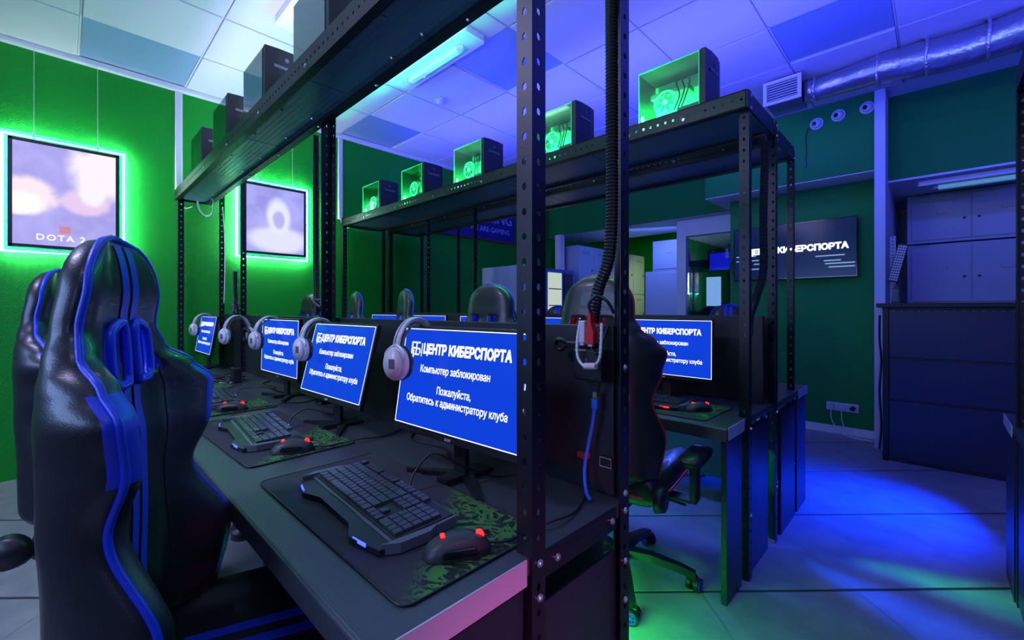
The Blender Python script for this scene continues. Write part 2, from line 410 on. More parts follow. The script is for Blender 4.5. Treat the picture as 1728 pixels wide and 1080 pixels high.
# near rack
R1 = thing('shelving_rack', 'black punched steel rack standing over the near desk, its end posts by the aisle', 'rack', (0, 0, 0))
zb, zt = 2.20, 2.285
shelf(R1, -4.75, -.575, .677, .942, zb, zt, M_under, [-3.7, -2.8, -1.9, -1.0])
post(R1, -.578, .652, 3.15)
post(R1, -.578, 1.035, 3.15, 90)
post(R1, -4.70, .695, 2.29); post(R1, -4.66, 1.03, 2.29, 90)
post(R1, -3.98, 1.03, 2.29, 90); post(R1, -2.30, .995, 2.29, 90, wd=.055); post(R1, -2.30, .995, 2.29, 180, wd=.05)
for x in [-4.3, -3.95, -3.45, -3.1, -2.62, -2.2, -1.55, -1.25]:
    for y in (.74, .88): bolt(R1, (x+random.uniform(-.08, .08), y, zb+.016), '-z')
for x in [-4.2, -3.6, -3.0, -2.4, -1.8, -1.2]:
    bolt(R1, (x, .673, zb+.02), '-y'); bolt(R1, (x+.1, .925, zb-.002), '-z', .8)
for y, z in ((.675, .735), (.675, .665), (1.014, .775), (1.014, .73), (1.014, .60), (1.014, .50), (1.014, 1.10), (.675, .33)): bolt(R1, (-.577, y, z))
obj('cross_rail', B().box((-.584, .69, .695), (-.580, .975, .748), .001).me('cross_rail', M_black), R1)
for y in (.735, .955): bolt(R1, (-.579, y, .722))
obj('side_panel', B().box((-.598, .675, .02), (-.590, .99, .635), .001).me('side_panel', M_panel), R1)
obj('gap_shade_panel', B().box((-.66, .66, .02), (-.65, 1.0, .712)).me('gap_shade_panel', M_panel), R1)  # added dark sheet behind the rail gap, shuts out green light

# rear rack: two bays back to back
R2 = thing('shelving_rack', 'black punched steel rack carrying the green glowing computers', 'rack')
shelf(R2, -4.70, -.615, 2.15, 2.60, 2.165, 2.245, M_under, [-3.9, -3.1, -2.3, -1.5])
for x, y, r in ((-.615, 2.19, 0), (-.615, 2.69, 90), (-4.68, 2.15, 0), (-4.64, 2.64, 90), (-3.74, 2.64, 90), (-3.01, 2.64, 90)): post(R2, x, y, 2.26, r)
R3 = thing('shelving_rack', 'black punched steel rack behind the row of green glowing computers', 'rack')
shelf(R3, -4.70, -.63, 2.72, 3.13, 2.165, 2.245, M_under, [-3.9, -3.1, -2.3, -1.5])
for x, y, r in ((-.63, 2.72, 0), (-.63, 3.17, 90), (-4.68, 2.72, 0), (-4.64, 3.17, 90), (-3.91, 3.17, 90)): post(R3, x, y, 2.25, r)
for rk, y0, y1, xe in ((R2, 2.15, 2.6, -.613), (R3, 2.72, 3.13, -.628)):
    for y in ((y0+.06, y1+.07) if rk is R2 else (y0+.02, y1+.02)):
        for z in (2.235, 2.18, .70, .30): bolt(rk, (xe, y, z))
    for x in [-4.2, -3.6, -3.0, -2.4, -1.8, -1.2, -.9]: bolt(rk, (x, y0-.004, 2.19), '-y')
# right hand rack, mostly outside the view
R4 = thing('shelving_rack', 'black punched steel rack across the aisle beside the reception counter', 'rack')
shelf(R4, .245, 2.4, 2.36, 2.80, 2.165, 2.25, M_under, [1.3])
for x, y, r in ((.243, 2.83, 180), (.243, 2.36, 270), (2.4, 2.36, 0), (2.4, 2.83, 90)): post(R4, x, y, 2.26, r)
obj('side_panel', B().box((.246, 2.38, .02), (.256, 2.78, .70), .001).me('side_panel', M_panel), R4)

# ------------------------------------------------------------------ desks
def desk(label, x0, x1, y0, y1, plate_y, end_panels, front_sign, pnl):
    t = thing('computer_desk', label, 'desk')
    obj('desktop', B().box((x0, y0, .715), (x1, y1, .75), .004).me('desktop', M_desk), t)
    yf = y0 if front_sign < 0 else y1
    ya, yb = (yf-.004, yf+.012) if front_sign < 0 else (yf-.012, yf+.004)
    obj('front_edge', B().box((x0, ya, .694), (x1, yb, .748), .004).me('front_edge', M_desk), t)
    obj('end_plate', B().box((x1, plate_y[0], .70), (x1+.004, plate_y[1], .753), .0015).me('end_plate', M_alu), t)
    for a, b, z in end_panels: obj('end_panel', B().box((x1-.03, a, 0), (x1-.006, b, z), .001).me('end_panel', M_panel), t)
    obj('back_board', B().box((x0, pnl[0], .30), (x1-.07, pnl[1], .714)).me('back_board', M_panel), t) if front_sign < 0 else None  # near desk's board is added to block light leaking underneath
    obj('far_panel', B().box((x0+.01, y0+.03, 0), (x0+.03, y1-.03, .71)).me('far_panel', M_panel), t)
    obj('partition', B().box((x0, pnl[0], .752), (x1-.03, pnl[1], pnl[2]), .002).me('partition', M_part), t)
    return t
D1 = desk('long black textured computer desk beneath the near rack', -4.75, -.585, .31, 1.04, (.318, .642), [(.335, .64, .69)], -1, (1.020, 1.036, 1.206))
D2 = desk('long black computer desk beneath the rack with green glowing computers', -4.75, -.625, 1.93, 2.62, (1.94, 2.15), [(1.945, 2.14, .70), (2.20, 2.57, .68)], -1, (2.57, 2.60, 1.215))
D3 = desk('long black computer desk facing the television wall', -4.75, -.61, 2.70, 3.42, (3.16, 3.41), [(2.77, 3.10, .68), (3.15, 3.40, .70)], 1, (2.70, 2.72, 1.205))
D4 = thing('computer_desk', 'black computer desk across the aisle in front of the reception counter', 'desk')
obj('desktop', B().box((.235, 2.40, .715), (2.4, 3.16, .75), .004).me('desktop', M_desk), D4)
obj('end_plate', B().box((.231, 2.84, .70), (.235, 3.15, .752), .0015).me('end_plate', M_alu), D4)
obj('end_panel', B().box((.238, 2.83, 0), (.26, 3.12, .70)).me('end_panel', M_panel), D4)

# ------------------------------------------------------------------ PC towers
def tower(label, group, lit):
    t = thing('computer_tower', label, 'computer', group=group)
    W, D, H = .36, .20, .33                                             # x, y, z ; glass on -Y, front fascia on +X
    b = B()
    b.box((0, .006, .006), (W, .0, .012)) if False else None
    b.box((0, .0, .008), (W-.03, D, .016)).box((0, 0, H-.010), (W-.03, D, H)).box((0, D-.006, .016), (W-.03, D, H-.01)).box((0, .0, .016), (.006, D-.006, H-.01))
    b.box((W-.036, 0, .016), (W-.03, D-.006, H-.01))
    obj('case', b.me('case', M_blackp), t)
    fa = B().prism([(W-.03, 0), (W-.005, 0), (W+.004, .06), (W+.004, D-.06), (W-.005, D), (W-.03, D)], 'z', .004, H+.004).me('fascia', M_blackp)
    f = obj('fascia', fa, t)
    obj('drive_slot', B().box((W+.004, .04, .235), (W+.006, D-.04, .25)).me('drive_slot', M_grey), f)
    obj('power_button', B().cyl((W+.003, D/2, .285), (W+.007, D/2, .285), .010).me('power_button', M_grey), f)
    g = obj('glass_panel', B().box((.004, -.004, .012), (W-.034, -.001, H-.006)).me('glass_panel', glassy('tower_glass_lit' if lit else 'tower_glass', (.85, 1, .9) if lit else (.5, .55, .6), .93 if lit else .42, .06, (.6, .8, .75) if lit else (.75, .8, .85))), t)
    ins = mat('board_painted_glow', (.22, .75, .45), .4) if lit else mat('board', (.10, .11, .12), .5)  # lit towers' green glow is put into the board's base colour
    obj('mainboard', B().box((.008, D-.012, .018), (.322, D-.007, .318)).me('mainboard', ins), t)
    obj('power_supply', B().box((.20, .03, .02), (.31, D-.03, .095), .003).me('power_supply', M_grey), t)
    obj('graphics_card', B().box((.03, .08, .205), (.24, D-.04, .230), .003).me('graphics_card', M_grey), t)
    ring = B()
    ring.tube([(.13+.058*cos(a), .045, .15+.058*sin(a)) for a in [2*pi*k/24 for k in range(24)]], .006, 8, True)
    fn = obj('fan', ring.me('fan', mat('fan_lit', (.05, .5, .25), .3, emit=(.05, 1, .35), estr=1.6) if lit else M_grey, True), t)
    for k in range(7):
        a = 2*pi*k/7
        obj('fan_blade', B().box((-.006, 0, .012), (.010, .003, .046)).xf(Matrix.Translation((.13, .045, .15)) @ Matrix.Rotation(a, 4, 'Y') @ Matrix.Rotation(.5, 4, 'Z')).me('fan_blade', mat('blade_lit', (.03, .4, .15), .4, emit=(.0, .6, .2), estr=.8) if lit else M_blackp), fn)
    obj('fan_hub', B().cyl((.13, .038, .15), (.13, .05, .15), .013).me('fan_hub', mat('hub_lit', (.2, .9, .8), .3, emit=(.15, 1, .75), estr=2.5) if lit else M_blackp), fn)
    for k in range(3):
        obj('inner_cable', B().tube(bez([(.17+.02*k, .06, .10), (.21+.025*k, .04, .16+.02*k), (.19+.03*k, .05, .24), (.22, .12, .28)], 6), .004, 6).me('inner_cable', M_blackp, True), t)
    if lit:
        obj('light_strip', B().box((.008, .01, .018), (.018, .03, .10), .002).box((.008, .012, .017), (.15, .02, .024), .001).me('light_strip', M_ledg), t)
        obj('frame_edge', B().box((.002, -.006, .010), (.006, -.003, H-.004)).box((W-.036, -.006, .010), (W-.032, -.003, H-.004)).box((.002, -.006, H-.008), (W-.032, -.003, H-.004)).me('frame_edge', mat('acrylic_edge_glow', (.1, .8, .4), .2, emit=(.05, .9, .4), estr=.25)), t)  # edge emission stands in for tower light caught in the acrylic
    else:
        obj('mesh_grille', B().box((.02, -.006, .014), (.12, -.004, .07)).me('mesh_grille', M_alu), t)
    obj('foot', B().box((.02, .02, 0), (.06, D-.02, .008)).box((W-.08, .02, 0), (W-.04, D-.02, .008)).me('foot', M_blackp), t)
    return t
def put_towers(proto, xs, y, z, labels, group, light):
    for i, (x, lb) in enumerate(zip(xs, labels)):
        if i == 0: o = proto; o.location = (x, y, z); o['label'] = lb
        else: o = dup(proto, (x, y, z), 0, lb, group)
        if light: point('tower_led', (x+.05, y+.05, z+.06), (.03, 1, .22), light, .02)
ords = ['first', 'second', 'third', 'fourth', 'fifth']
zs = 2.20+.036
pg = tower('x', 'towers on the rack above the rear desk', True)
put_towers(pg, [-1.165, -1.94, -2.775, -3.55, -4.30], 2.19, 2.165+.036, ['computer tower with green lit glass side, %s from the aisle end of its rack' % o for o in ords], 'green lit towers on the middle rack', 26.0)
pd = tower('x', 'towers on the near rack', False)
put_towers(pd, [-2.0, -2.75, -3.45, -4.16], .70, zs, ['unlit computer tower with grey glass side on the near rack, %s from the green wall' % o for o in ords[3::-1]], 'unlit towers on the near rack', 0)
for x, lb in ((-.84, 'dark computer tower seen past the green lit ones, nearest the aisle end'), (-1.70, 'dark computer tower seen past the green lit ones, second from the aisle end'), (-2.58, 'dark computer tower seen past the green lit ones, third from the aisle end')):
    o = dup(pd, (x, 3.0, 2.201), pi, lb, 'dark towers on the back rack')

# ------------------------------------------------------------------ monitors
def monitor(label, group, headcap=True):
    t = thing('monitor', label, 'monitor', group=group)
    # local: origin at base on desk; screen faces -Y, bottom of lit area at z = .135
    return t
def build_monitor(label, group, x, y, yaw, tilt, zbot=.135, zdesk=.75):
    t = thing('monitor', label, 'monitor', (x, y+.045, zdesk), yaw, group)
    T = Matrix.Translation((0, -.045, zbot)) @ Matrix.Rotation(-tilt, 4, 'X')
    R_ = (-tilt, 0, 0); L0 = (0, -.045, zbot)
    W, H = .535, .305
    def o(name, me): return obj(name, me, p, (0, 0, 0))
    p = obj('housing', MON['housing'], t, L0, R_)
    s = obj('screen', MON['screen'], t, L0, R_)
    obj('screen_border', MON['border'], s)
    def tx(st, size, x_, z_, off=0, sx=1, al='CENTER'):
        o = obj('lettering', text_me(st, size, M_swhite, off, 0, al), s, (x_, -.0058, z_), (rad(90), 0, 0)); o.scale = (sx, 1, 1)
    tx('ЦЕНТР КИБЕРСПОРТА', .0405, -.164, .240, .0021, .84, 'LEFT')
    obj('logo', MON['logo'], s)
    tx('Компьютер заблокирован', .0305, -.012, .178, .0005, .80)
    tx('Пожалуйста,', .0305, 0, .118, .0005, .80)
    tx('Обратитесь к администратору клуба', .0305, 0, .083, .0005, .80)
    obj('brand_mark', text_me('acer', .016, M_alu, .0005), p, (0, -.0065, -.012), (rad(90), 0, 0))
    obj('neck', MON['neck'], t); obj('foot', MON['foot'], t)
    return t
W_, H_ = .535, .305
MON = {}
MON['housing'] = B().box((-W_/2-.008, -.0045, -.022), (W_/2+.008, .014, H_+.010), .003).box((-.2, .012, .02), (.2, .034, H_-.06), .01).me('housing', M_blackp)
MON['screen'] = B().box((-W_/2, -.0052, 0), (W_/2, -.0040, H_)).me('screen', M_screen)
for v in MON['screen'].vertices: v.co.y += .004
bdr = B(); e = .0026; yb = -.0012
for lo, hi in (((-W_/2, yb-.0004, 0), (W_/2, yb+.0002, e)), ((-W_/2, yb-.0004, H_-e), (W_/2, yb+.0002, H_)), ((-W_/2, yb-.0004, e), (-W_/2+e, yb+.0002, H_-e)), ((W_/2-e, yb-.0004, e), (W_/2, yb+.0002, H_-e))): bdr.box(lo, hi)
MON['border'] = bdr.me('border', M_swhite)
for k in ('screen', 'border'):
    for v in MON[k].vertices: v.co.y -= .004
lg = B()
def bar(x0, z0, x1, z1): lg.box((x0, -.0058, z0), (x1, -.0052, z1))
for r in ((-.226, .222, -.220, .262), (-.226, .257, -.182, .262), (-.220, .239, -.200, .244), (-.203, .222, -.198, .257), (-.198, .238, -.184, .243), (-.184, .225, -.179, .240), (-.208, .219, -.184, .224), (-.216, .212, -.211, .236), (-.173, .216, -.170, .258)): bar(*r)
MON['logo'] = lg.me('logo', M_swhite)
MON['neck'] = B().box((-.026, -.008, .004), (.026, .010, .20), .004).box((-.03, .004, .15), (.03, .025, .26), .004).me('neck', M_blackp)
ft = B()
for sg in (-1, 1):
    ft.prism([(sg*.012, -.01), (sg*.15, -.085), (sg*.165, -.078), (sg*.04, .015)], 'z', 0, .014)
ft.prism([(-.03, -.012), (.03, -.012), (.035, .10), (-.035, .10)], 'z', 0, .012).prism([(-.022, -.075), (.022, -.075), (.03, .0), (-.03, 0)], 'z', 0, .018)
MON['foot'] = ft.me('foot', M_blackp)
def fixtext():
    pass
st_x = [-1.012, -1.836, -2.672, -4.443]; st_y = [.78, .778, .852, .824]
st_yaw = [.05, .031, .03, .003]; st_t = [.154, .24, .03, .16]
lbs = ['lit monitor on the near desk, nearest the aisle end post', 'lit monitor on the near desk, second from the aisle end post, tilted far back', 'lit monitor on the near desk standing nearly upright, third from the aisle end', 'lit monitor at the green wall end of the near desk']
for a, b_, c, d, l in zip(st_x, st_y, st_yaw, st_t, lbs): build_monitor(l, 'monitors on the near desk', a, b_, c, d)
for i, x in enumerate([-1.10, -1.92, -2.70, -3.48, -4.3]):
    build_monitor('lit monitor on the middle desk, %s from the aisle end' % ords[i], 'monitors on the middle desk', x, 2.36 if i == 0 else 2.42, -.045 if i == 0 else random.uniform(-.1, .1), .01 if i == 0 else .05, .135)

# ------------------------------------------------------------------ keyboards, mice, pads, headsets
kw, kd = .50, .20
def make_keyboard(label, group, led, keys_as_parts):
    t = thing('keyboard', label, 'keyboard', group=group)
    base = B().prism([(-.25, -.045), (-.245, .10), (.245, .10), (.25, -.045), (.235, -.058), (.10, -.060), (.06, -.058), (-.06, -.058), (-.10, -.060), (-.235, -.058)], 'z', .002, .016)
    for v in base.bm.verts:
        if v.co.z > .01: v.co.z += .010*sstep(-.09, .10, v.co.y)
    obj('base', base.me('base', M_grey), t)
    obj('key_bed', B().box((-.238, -.050, .016), (.238, .098, .0235), .002).xf(Matrix.Rotation(.05, 4, 'X')).me('key_bed', M_blackp), t)
    # wrist rest with angular wings
    wr_ = B().prism([(-.252, -.040), (.252, -.040), (.246, -.088), (.15, -.112), (.09, -.088), (-.09, -.088), (-.15, -.112), (-.246, -.088)], 'z', .004, .015)
    obj('wrist_rest', wr_.me('wrist_rest', M_blackp), t)
    for sg in (-1, 1):
        obj('light_bar', B().prism([(sg*.160, -.108), (sg*.205, -.1005), (sg*.205, -.0975), (sg*.160, -.105)], 'z', .010, .0165).me('light_bar', led), t)
        obj('side_fin', B().prism([(sg*.243, -.085), (sg*.262, -.05), (sg*.262, .02), (sg*.243, .05)], 'z', .003, .024).me('side_fin', M_grey), t)
    def keys():
        out = []
        u = .0203
        def row(y, x, ws):
            for w__ in ws:
                if w__ > 0: out.append((x+w__*u/2, y, w__*u-.0025))
                x += abs(w__)*u
        x0 = -.2285; ys = [.082-.0232*i for i in range(6)]
        row(ys[0]+.004, x0, [1, -1, 1, 1, 1, 1, -.5, 1, 1, 1, 1, -.5, 1, 1, 1, 1, -.25, 1, 1, 1])
        row(ys[1], x0, [1]*13+[2, -.25, 1, 1, 1, -.25, 1, 1, 1, 1])
        row(ys[2], x0, [1.5]+[1]*12+[1.5, -.25, 1, 1, 1, -.25, 1, 1, 1, 1])
        row(ys[3], x0, [1.75]+[1]*11+[2.25, -3.5, 1, 1, 1, 1])
        row(ys[4], x0, [2.25]+[1]*10+[2.75, -1.25, 1, -1.25, 1, 1, 1, 1])
        row(ys[5], x0, [1.25, 1.25, 1.25, 6.25, 1.25, 1.25, 1.25, 1.25, -.25, 1, 1, 1, -.25, 2, 1, 1])
        return out
    cache = {}
    if keys_as_parts:
        for x, y, wd in keys():
            k = round(wd, 4)
            if k not in cache: cache[k] = B().box((-wd/2, -.0104, 0), (wd/2, .0104, .009), .0018).me('key', mat('key_cap', (.05, .055, .068), .26))
            obj('key', cache[k], t, (x, y, .0215+.05*y), (.05, 0, 0))
    else:
        b = B()
        for x, y, wd in keys(): b.box((x-wd/2, y-.0104, .0215+.05*y), (x+wd/2, y+.0104, .0305+.05*y))
        obj('key_block', b.me('key_block', mat('key_cap', (.05, .055, .068), .26)), t, kind='stuff')
    mb = B()
    for k in range(8): mb.box((-.10+k*.028, .093, .024), (-.085+k*.028, .098, .029))
    obj('media_keys', mb.me('media_keys', M_blackp), t)
    obj('cable_boot', B().cyl((.02, .094, .016), (.02, .112, .016), .006).me('cable_boot', led), t)
    return t
def make_mouse(label, group):
    t = thing('mouse', label, 'mouse', group=group); t.scale = (1.15, 1.15, 1.1)
    b = B(); NU, NV = 20, 14; L, Wd, H = .062, .034, .038
    grid = []
    for i in range(NU+1):
        u = i/NU; y = -L+2*L*u
        wv = Wd*(math.sqrt(max(.02, 1-abs(2*u-1)**3.2)))*(1-.12*sin(pi*u))
        hv = H*(.25+.75*sin(pi*min(1, max(0, .12+.80*u)))**.9) if u < 1 else .01
        hv *= math.sqrt(max(.05, 1-abs(2*u-1)**6))
        rowv = []
        for j in range(NV+1):
            a = pi*j/NV; cx = cos(a); rowv.append(b.bm.verts.new((wv*math.copysign(abs(cx)**.7, cx), -y, max(.002, hv*sin(a)**.8))))
        grid.append(rowv)
    for i in range(NU):
        for j in range(NV): b.bm.faces.new((grid[i][j], grid[i+1][j], grid[i+1][j+1], grid[i][j+1]))
    b.bm.faces.new(grid[0]); b.bm.faces.new(grid[-1][::-1])
    for i in range(1):
        b.bm.faces.new([r[0] for r in grid][::-1]+[r[-1] for r in grid][0:0]) if False else None
    obj('shell', b.me('shell', mat('mouse_rubber', (.028, .028, .034), .45), True), t)
    obj('scroll_wheel', B().cyl((-.003, .040, .0285), (.003, .040, .0285), .0085, n=16).me('scroll_wheel', M_ledr), t)
    obj('side_grip', B().box((.028, -.03, .008), (.034, .03, .022), .003).me('side_grip', M_gloss), t)
    obj('light_badge', B().box((-.007, -.030, .0345), (.007, -.022, .0375), .001).me('light_badge', M_ledr), t)
    obj('button_split', B().box((-.001, .012, .028), (.001, .058, .035)).me('button_split', M_gloss), t)
    obj('thumb_button', B().box((-.036, -.01, .018), (-.028, .02, .024), .002).me('thumb_button', M_gloss), t)
    return t
def pad_material():
    m = mat('pad_print', (.03, .03, .04), .85, bump=('noise', 900, .1))
    nt = m.node_tree; b = nt.nodes['Principled BSDF']
    tc = nt.nodes.new('ShaderNodeTexCoord'); sep = nt.nodes.new('ShaderNodeSeparateXYZ'); nt.links.new(tc.outputs['Object'], sep.inputs[0])
    n = nt.nodes.new('ShaderNodeTexNoise'); n.inputs['Scale'].default_value = 14; n.inputs['Detail'].default_value = 2; n.inputs['Distortion'].default_value = 3.2
    nt.links.new(tc.outputs['Object'], n.inputs['Vector'])
    r = nt.nodes.new('ShaderNodeValToRGB'); cr = r.color_ramp
    cr.elements[0].position = .44; cr.elements[0].color = (.006, .010, .010, 1); cr.elements[1].position = .49; cr.elements[1].color = (.05, .22, .03, 1)
    e2 = cr.elements.new(.60); e2.color = (.045, .18, .03, 1); e3 = cr.elements.new(.64); e3.color = (.008, .012, .01, 1)
    nt.links.new(n.outputs['Fac'], r.inputs['Fac'])
    # printed only on the right end / back corner of the pad
    ad = nt.nodes.new('ShaderNodeMath'); ad.operation = 'MULTIPLY_ADD'; ad.inputs[1].default_value = .9
    nt.links.new(sep.outputs['Y'], ad.inputs[0]); nt.links.new(sep.outputs['X'], ad.inputs[2])
    mr = nt.nodes.new('ShaderNodeMapRange'); mr.inputs['From Min'].default_value = .20; mr.inputs['From Max'].default_value = .27
    nt.links.new(ad.outputs[0], mr.inputs['Value'])
    mx = nt.nodes.new('ShaderNodeMix'); mx.data_type = 'RGBA'; mx.inputs['A'].default_value = (.030, .030, .040, 1)
    nt.links.new(mr.outputs['Result'], mx.inputs['Factor']); nt.links.new(r.outputs['Color'], mx.inputs['B'])
    nt.links.new(mx.outputs['Result'], b.inputs['Base Color']); return m
M_padp = pad_material()
def rrect(w2, h2, r, n=6):
    out = []
    for cx, cy, a0 in ((w2-r, h2-r, 0), (-w2+r, h2-r, 90), (-w2+r, -h2+r, 180), (w2-r, -h2+r, 270)):
        for k in range(n+1):
            a = rad(a0+90*k/n); out.append((cx+r*cos(a), cy+r*sin(a)))
    return out
def make_pad(label, group):
    t = thing('mouse_pad', label, 'mouse pad', group=group)
    obj('cloth', B().prism(rrect(.382, .180, .025), 'z', 0, .003).me('cloth', M_padp), t)
    obj('stitching', B().tube([(x, y, .0025) for x, y in rrect(.382, .180, .025)], .0024, 6, True).me('stitching', M_blackp, True), t)
    sw = B()
    for k in range(4): sw.tube(bez([(-.335+.014*k, -.11+.012*(k % 2), .0032), (-.325+.014*k, -.095, .0032), (-.33+.014*k, -.075, .0032), (-.315+.014*k, -.09, .0032)], 5), .0011, 5)
    obj('printed_script', sw.me('printed_script', mat('grey_print', (.10, .10, .12), .7), True), t)
    return t
def make_headset(label, group):
    t = thing('headset', label, 'headset', group=group)
    # band arches in the YZ plane, cups at y = -/+; crown at z=0
    R_ = .082
    arc = [(0, R_*1.02*cos(a), -.105+.105*sin(a)) for a in [pi*k/20 for k in range(21)]]
    obj('headband', B().tube([(x*1, y, z) for x, y, z in arc], .007, 8).me('headband', M_whitep, True), t)
    obj('inner_band', B().tube([(.006, y*.86, z*1.0-.016) for x, y, z in arc[2:-2]], [.004]*17, 8).me('inner_band', M_grey, True), t)
    for dx in (-.010, .010):
        obj('side_rail', B().tube([(dx, y*1.07, z+.004) for x, y, z in arc], .0028, 6).me('side_rail', M_alu, True), t)
    for sg in (-1, 1):
        c = B(); 
        for (rr, y0, y1) in ((1, 0, .022), (.86, .022, .034)):
            pts = [(.042*rr*cos(a), .052*rr*sin(a)) for a in [2*pi*k/24 for k in range(24)]]
            c.prism([(x, z-.135) for x, z in pts], 'y', sg*(R_-.010+y0), sg*(R_-.010+y1))
        es = [e for e in c.bm.edges if len(e.link_faces) == 2 and e.calc_face_angle(0) > .8]
        bmesh.ops.bevel(c.bm, geom=es, offset=.005, segments=3, affect='EDGES')
        cu = obj('ear_cup', c.me('ear_cup', M_whitep, True), t)
        obj('ear_cushion', B().tube([(.034*cos(a), sg*(R_-.018), -.135+.044*sin(a)) for a in [2*pi*k/24 for k in range(24)]], .012, 8, True).me('ear_cushion', M_blackp, True), cu)
        obj('cup_badge', B().box((-.012, sg*(R_+.024)-.001, -.150), (.012, sg*(R_+.024)+.001, -.120), .0005).me('cup_badge', M_grey), cu)
        obj('yoke', B().tube(bez([(-.030, sg*(R_+.008), -.135), (-.040, sg*(R_+.010), -.105), (0, sg*(R_+.004), -.078), (.040, sg*(R_+.010), -.105), (.030, sg*(R_+.008), -.135)], 6), .004, 6).me('yoke', M_alu, True), t)
    return t
G1 = 'near desk'
kb = make_keyboard('x', 'keyboards on the near desk', M_led, True)
ms = make_mouse('x', 'mice on the near desk'); pd_ = make_pad('x', 'mouse pads on the near desk'); hs = make_headset('x', 'headsets hung over monitors')
stations = [(-1.015, 0, 'nearest the aisle'), (-1.93, 0, 'second from the aisle'), (-2.80, .02, 'third from the aisle'), (-3.62, .02, 'fourth from the aisle')]
first = True
for x, dy, w_ in stations:
    for proto, nm, off, rz in ((pd_, 'black mouse pad with green printed corner on the near desk, %s', (0, .572+dy, .7505), 0), (kb, 'black keyboard with blue light bars on the near desk, %s', (-.02, .542+dy, .7540), -.06), (ms, 'black mouse with red glowing wheel on the near desk, %s', (.315, .560+dy, .7540), -.5)):
        if first: proto.location = (x+off[0], off[1], off[2]); proto.rotation_euler = (0, 0, rz); proto['label'] = nm % w_
        else: dup(proto, (x+off[0], off[1], off[2]), rz+random.uniform(-.03, .03), nm % w_)
    first = False
for i, (x, y, z, rz, lb) in enumerate([(-1.215, .80, 1.218, .25, 'white and grey headset hung over the monitor nearest the aisle end'), (-2.06, .83, 1.205, .2, 'white and grey headset hung over the far tilted monitor'), (-2.83, .855, 1.205, .2, 'white and grey headset hung over the upright monitor'), (-3.42, .83, 1.205, .35, 'white and grey headset hung where the near desk has no monitor'), (-4.62, .87, 1.21, .25, 'white and grey headset hung over the monitor at the wall end')]):
    if i == 0: hs.location = (x, y, z); hs.rotation_euler = (0, 0, rz); hs['label'] = lb
    else: dup(hs, (x, y, z), rz, lb)
kb2 = make_keyboard('black keyboard with red light bars on the middle desk near the aisle', 'keyboards on the middle desk', M_ledr, False)
kb2.location = (-1.15, 2.17, .754); kb2.rotation_euler = (0, 0, .03)
dup(pd_, (-1.12, 2.17, .7505), 0, 'black mouse pad with green printed corner on the middle desk near the aisle', 'mouse pads on the middle desk')
dup(ms, (-.835, 2.17, .754), -.6, 'black mouse with red glowing wheel on the middle desk near the aisle', 'mice on the middle desk')

# ------------------------------------------------------------------ gaming chairs
BT = [(0, .235, .10, 0, .055), (.16, .252, .13, .0, .055), (.34, .222, .050, .006, .055), (.45, .250, .085, .006, .055), (.535, .272, .095, .0, .05), (.585, .238, .06, 0, .05), (.63, .190, .018, 0, .044), (.68, .166, .005, .004, .038), (.76, .162, .008, .012, .038), (.86, .158, .012, .010, .038)]
BH = .86
def back_surf(h, s, side):
    hw, fw, yc, T = lerp_tab(BT, h)
    k = 1
    if h > BH-.15: q = (h-(BH-.15))/.15; k = math.sqrt(max(.004, 1-q**2.8))
    kt = k
    if h < .05: kt = math.sqrt(max(.02, 1-((.05-h)/.05)**2))
    T = T*(1 if side > 0 else 1+.25*(1-sstep(.45, .68, h))); a = abs(s); b1 = sstep(.42, .86, a); b2 = a**3
    e = math.sqrt(max(0, 1-a**7))
    y = yc+fw*k*b1+T*kt*e*.72 if side > 0 else yc+fw*k*b2-T*kt*e
    return Vector((hw*k*s, y, h))
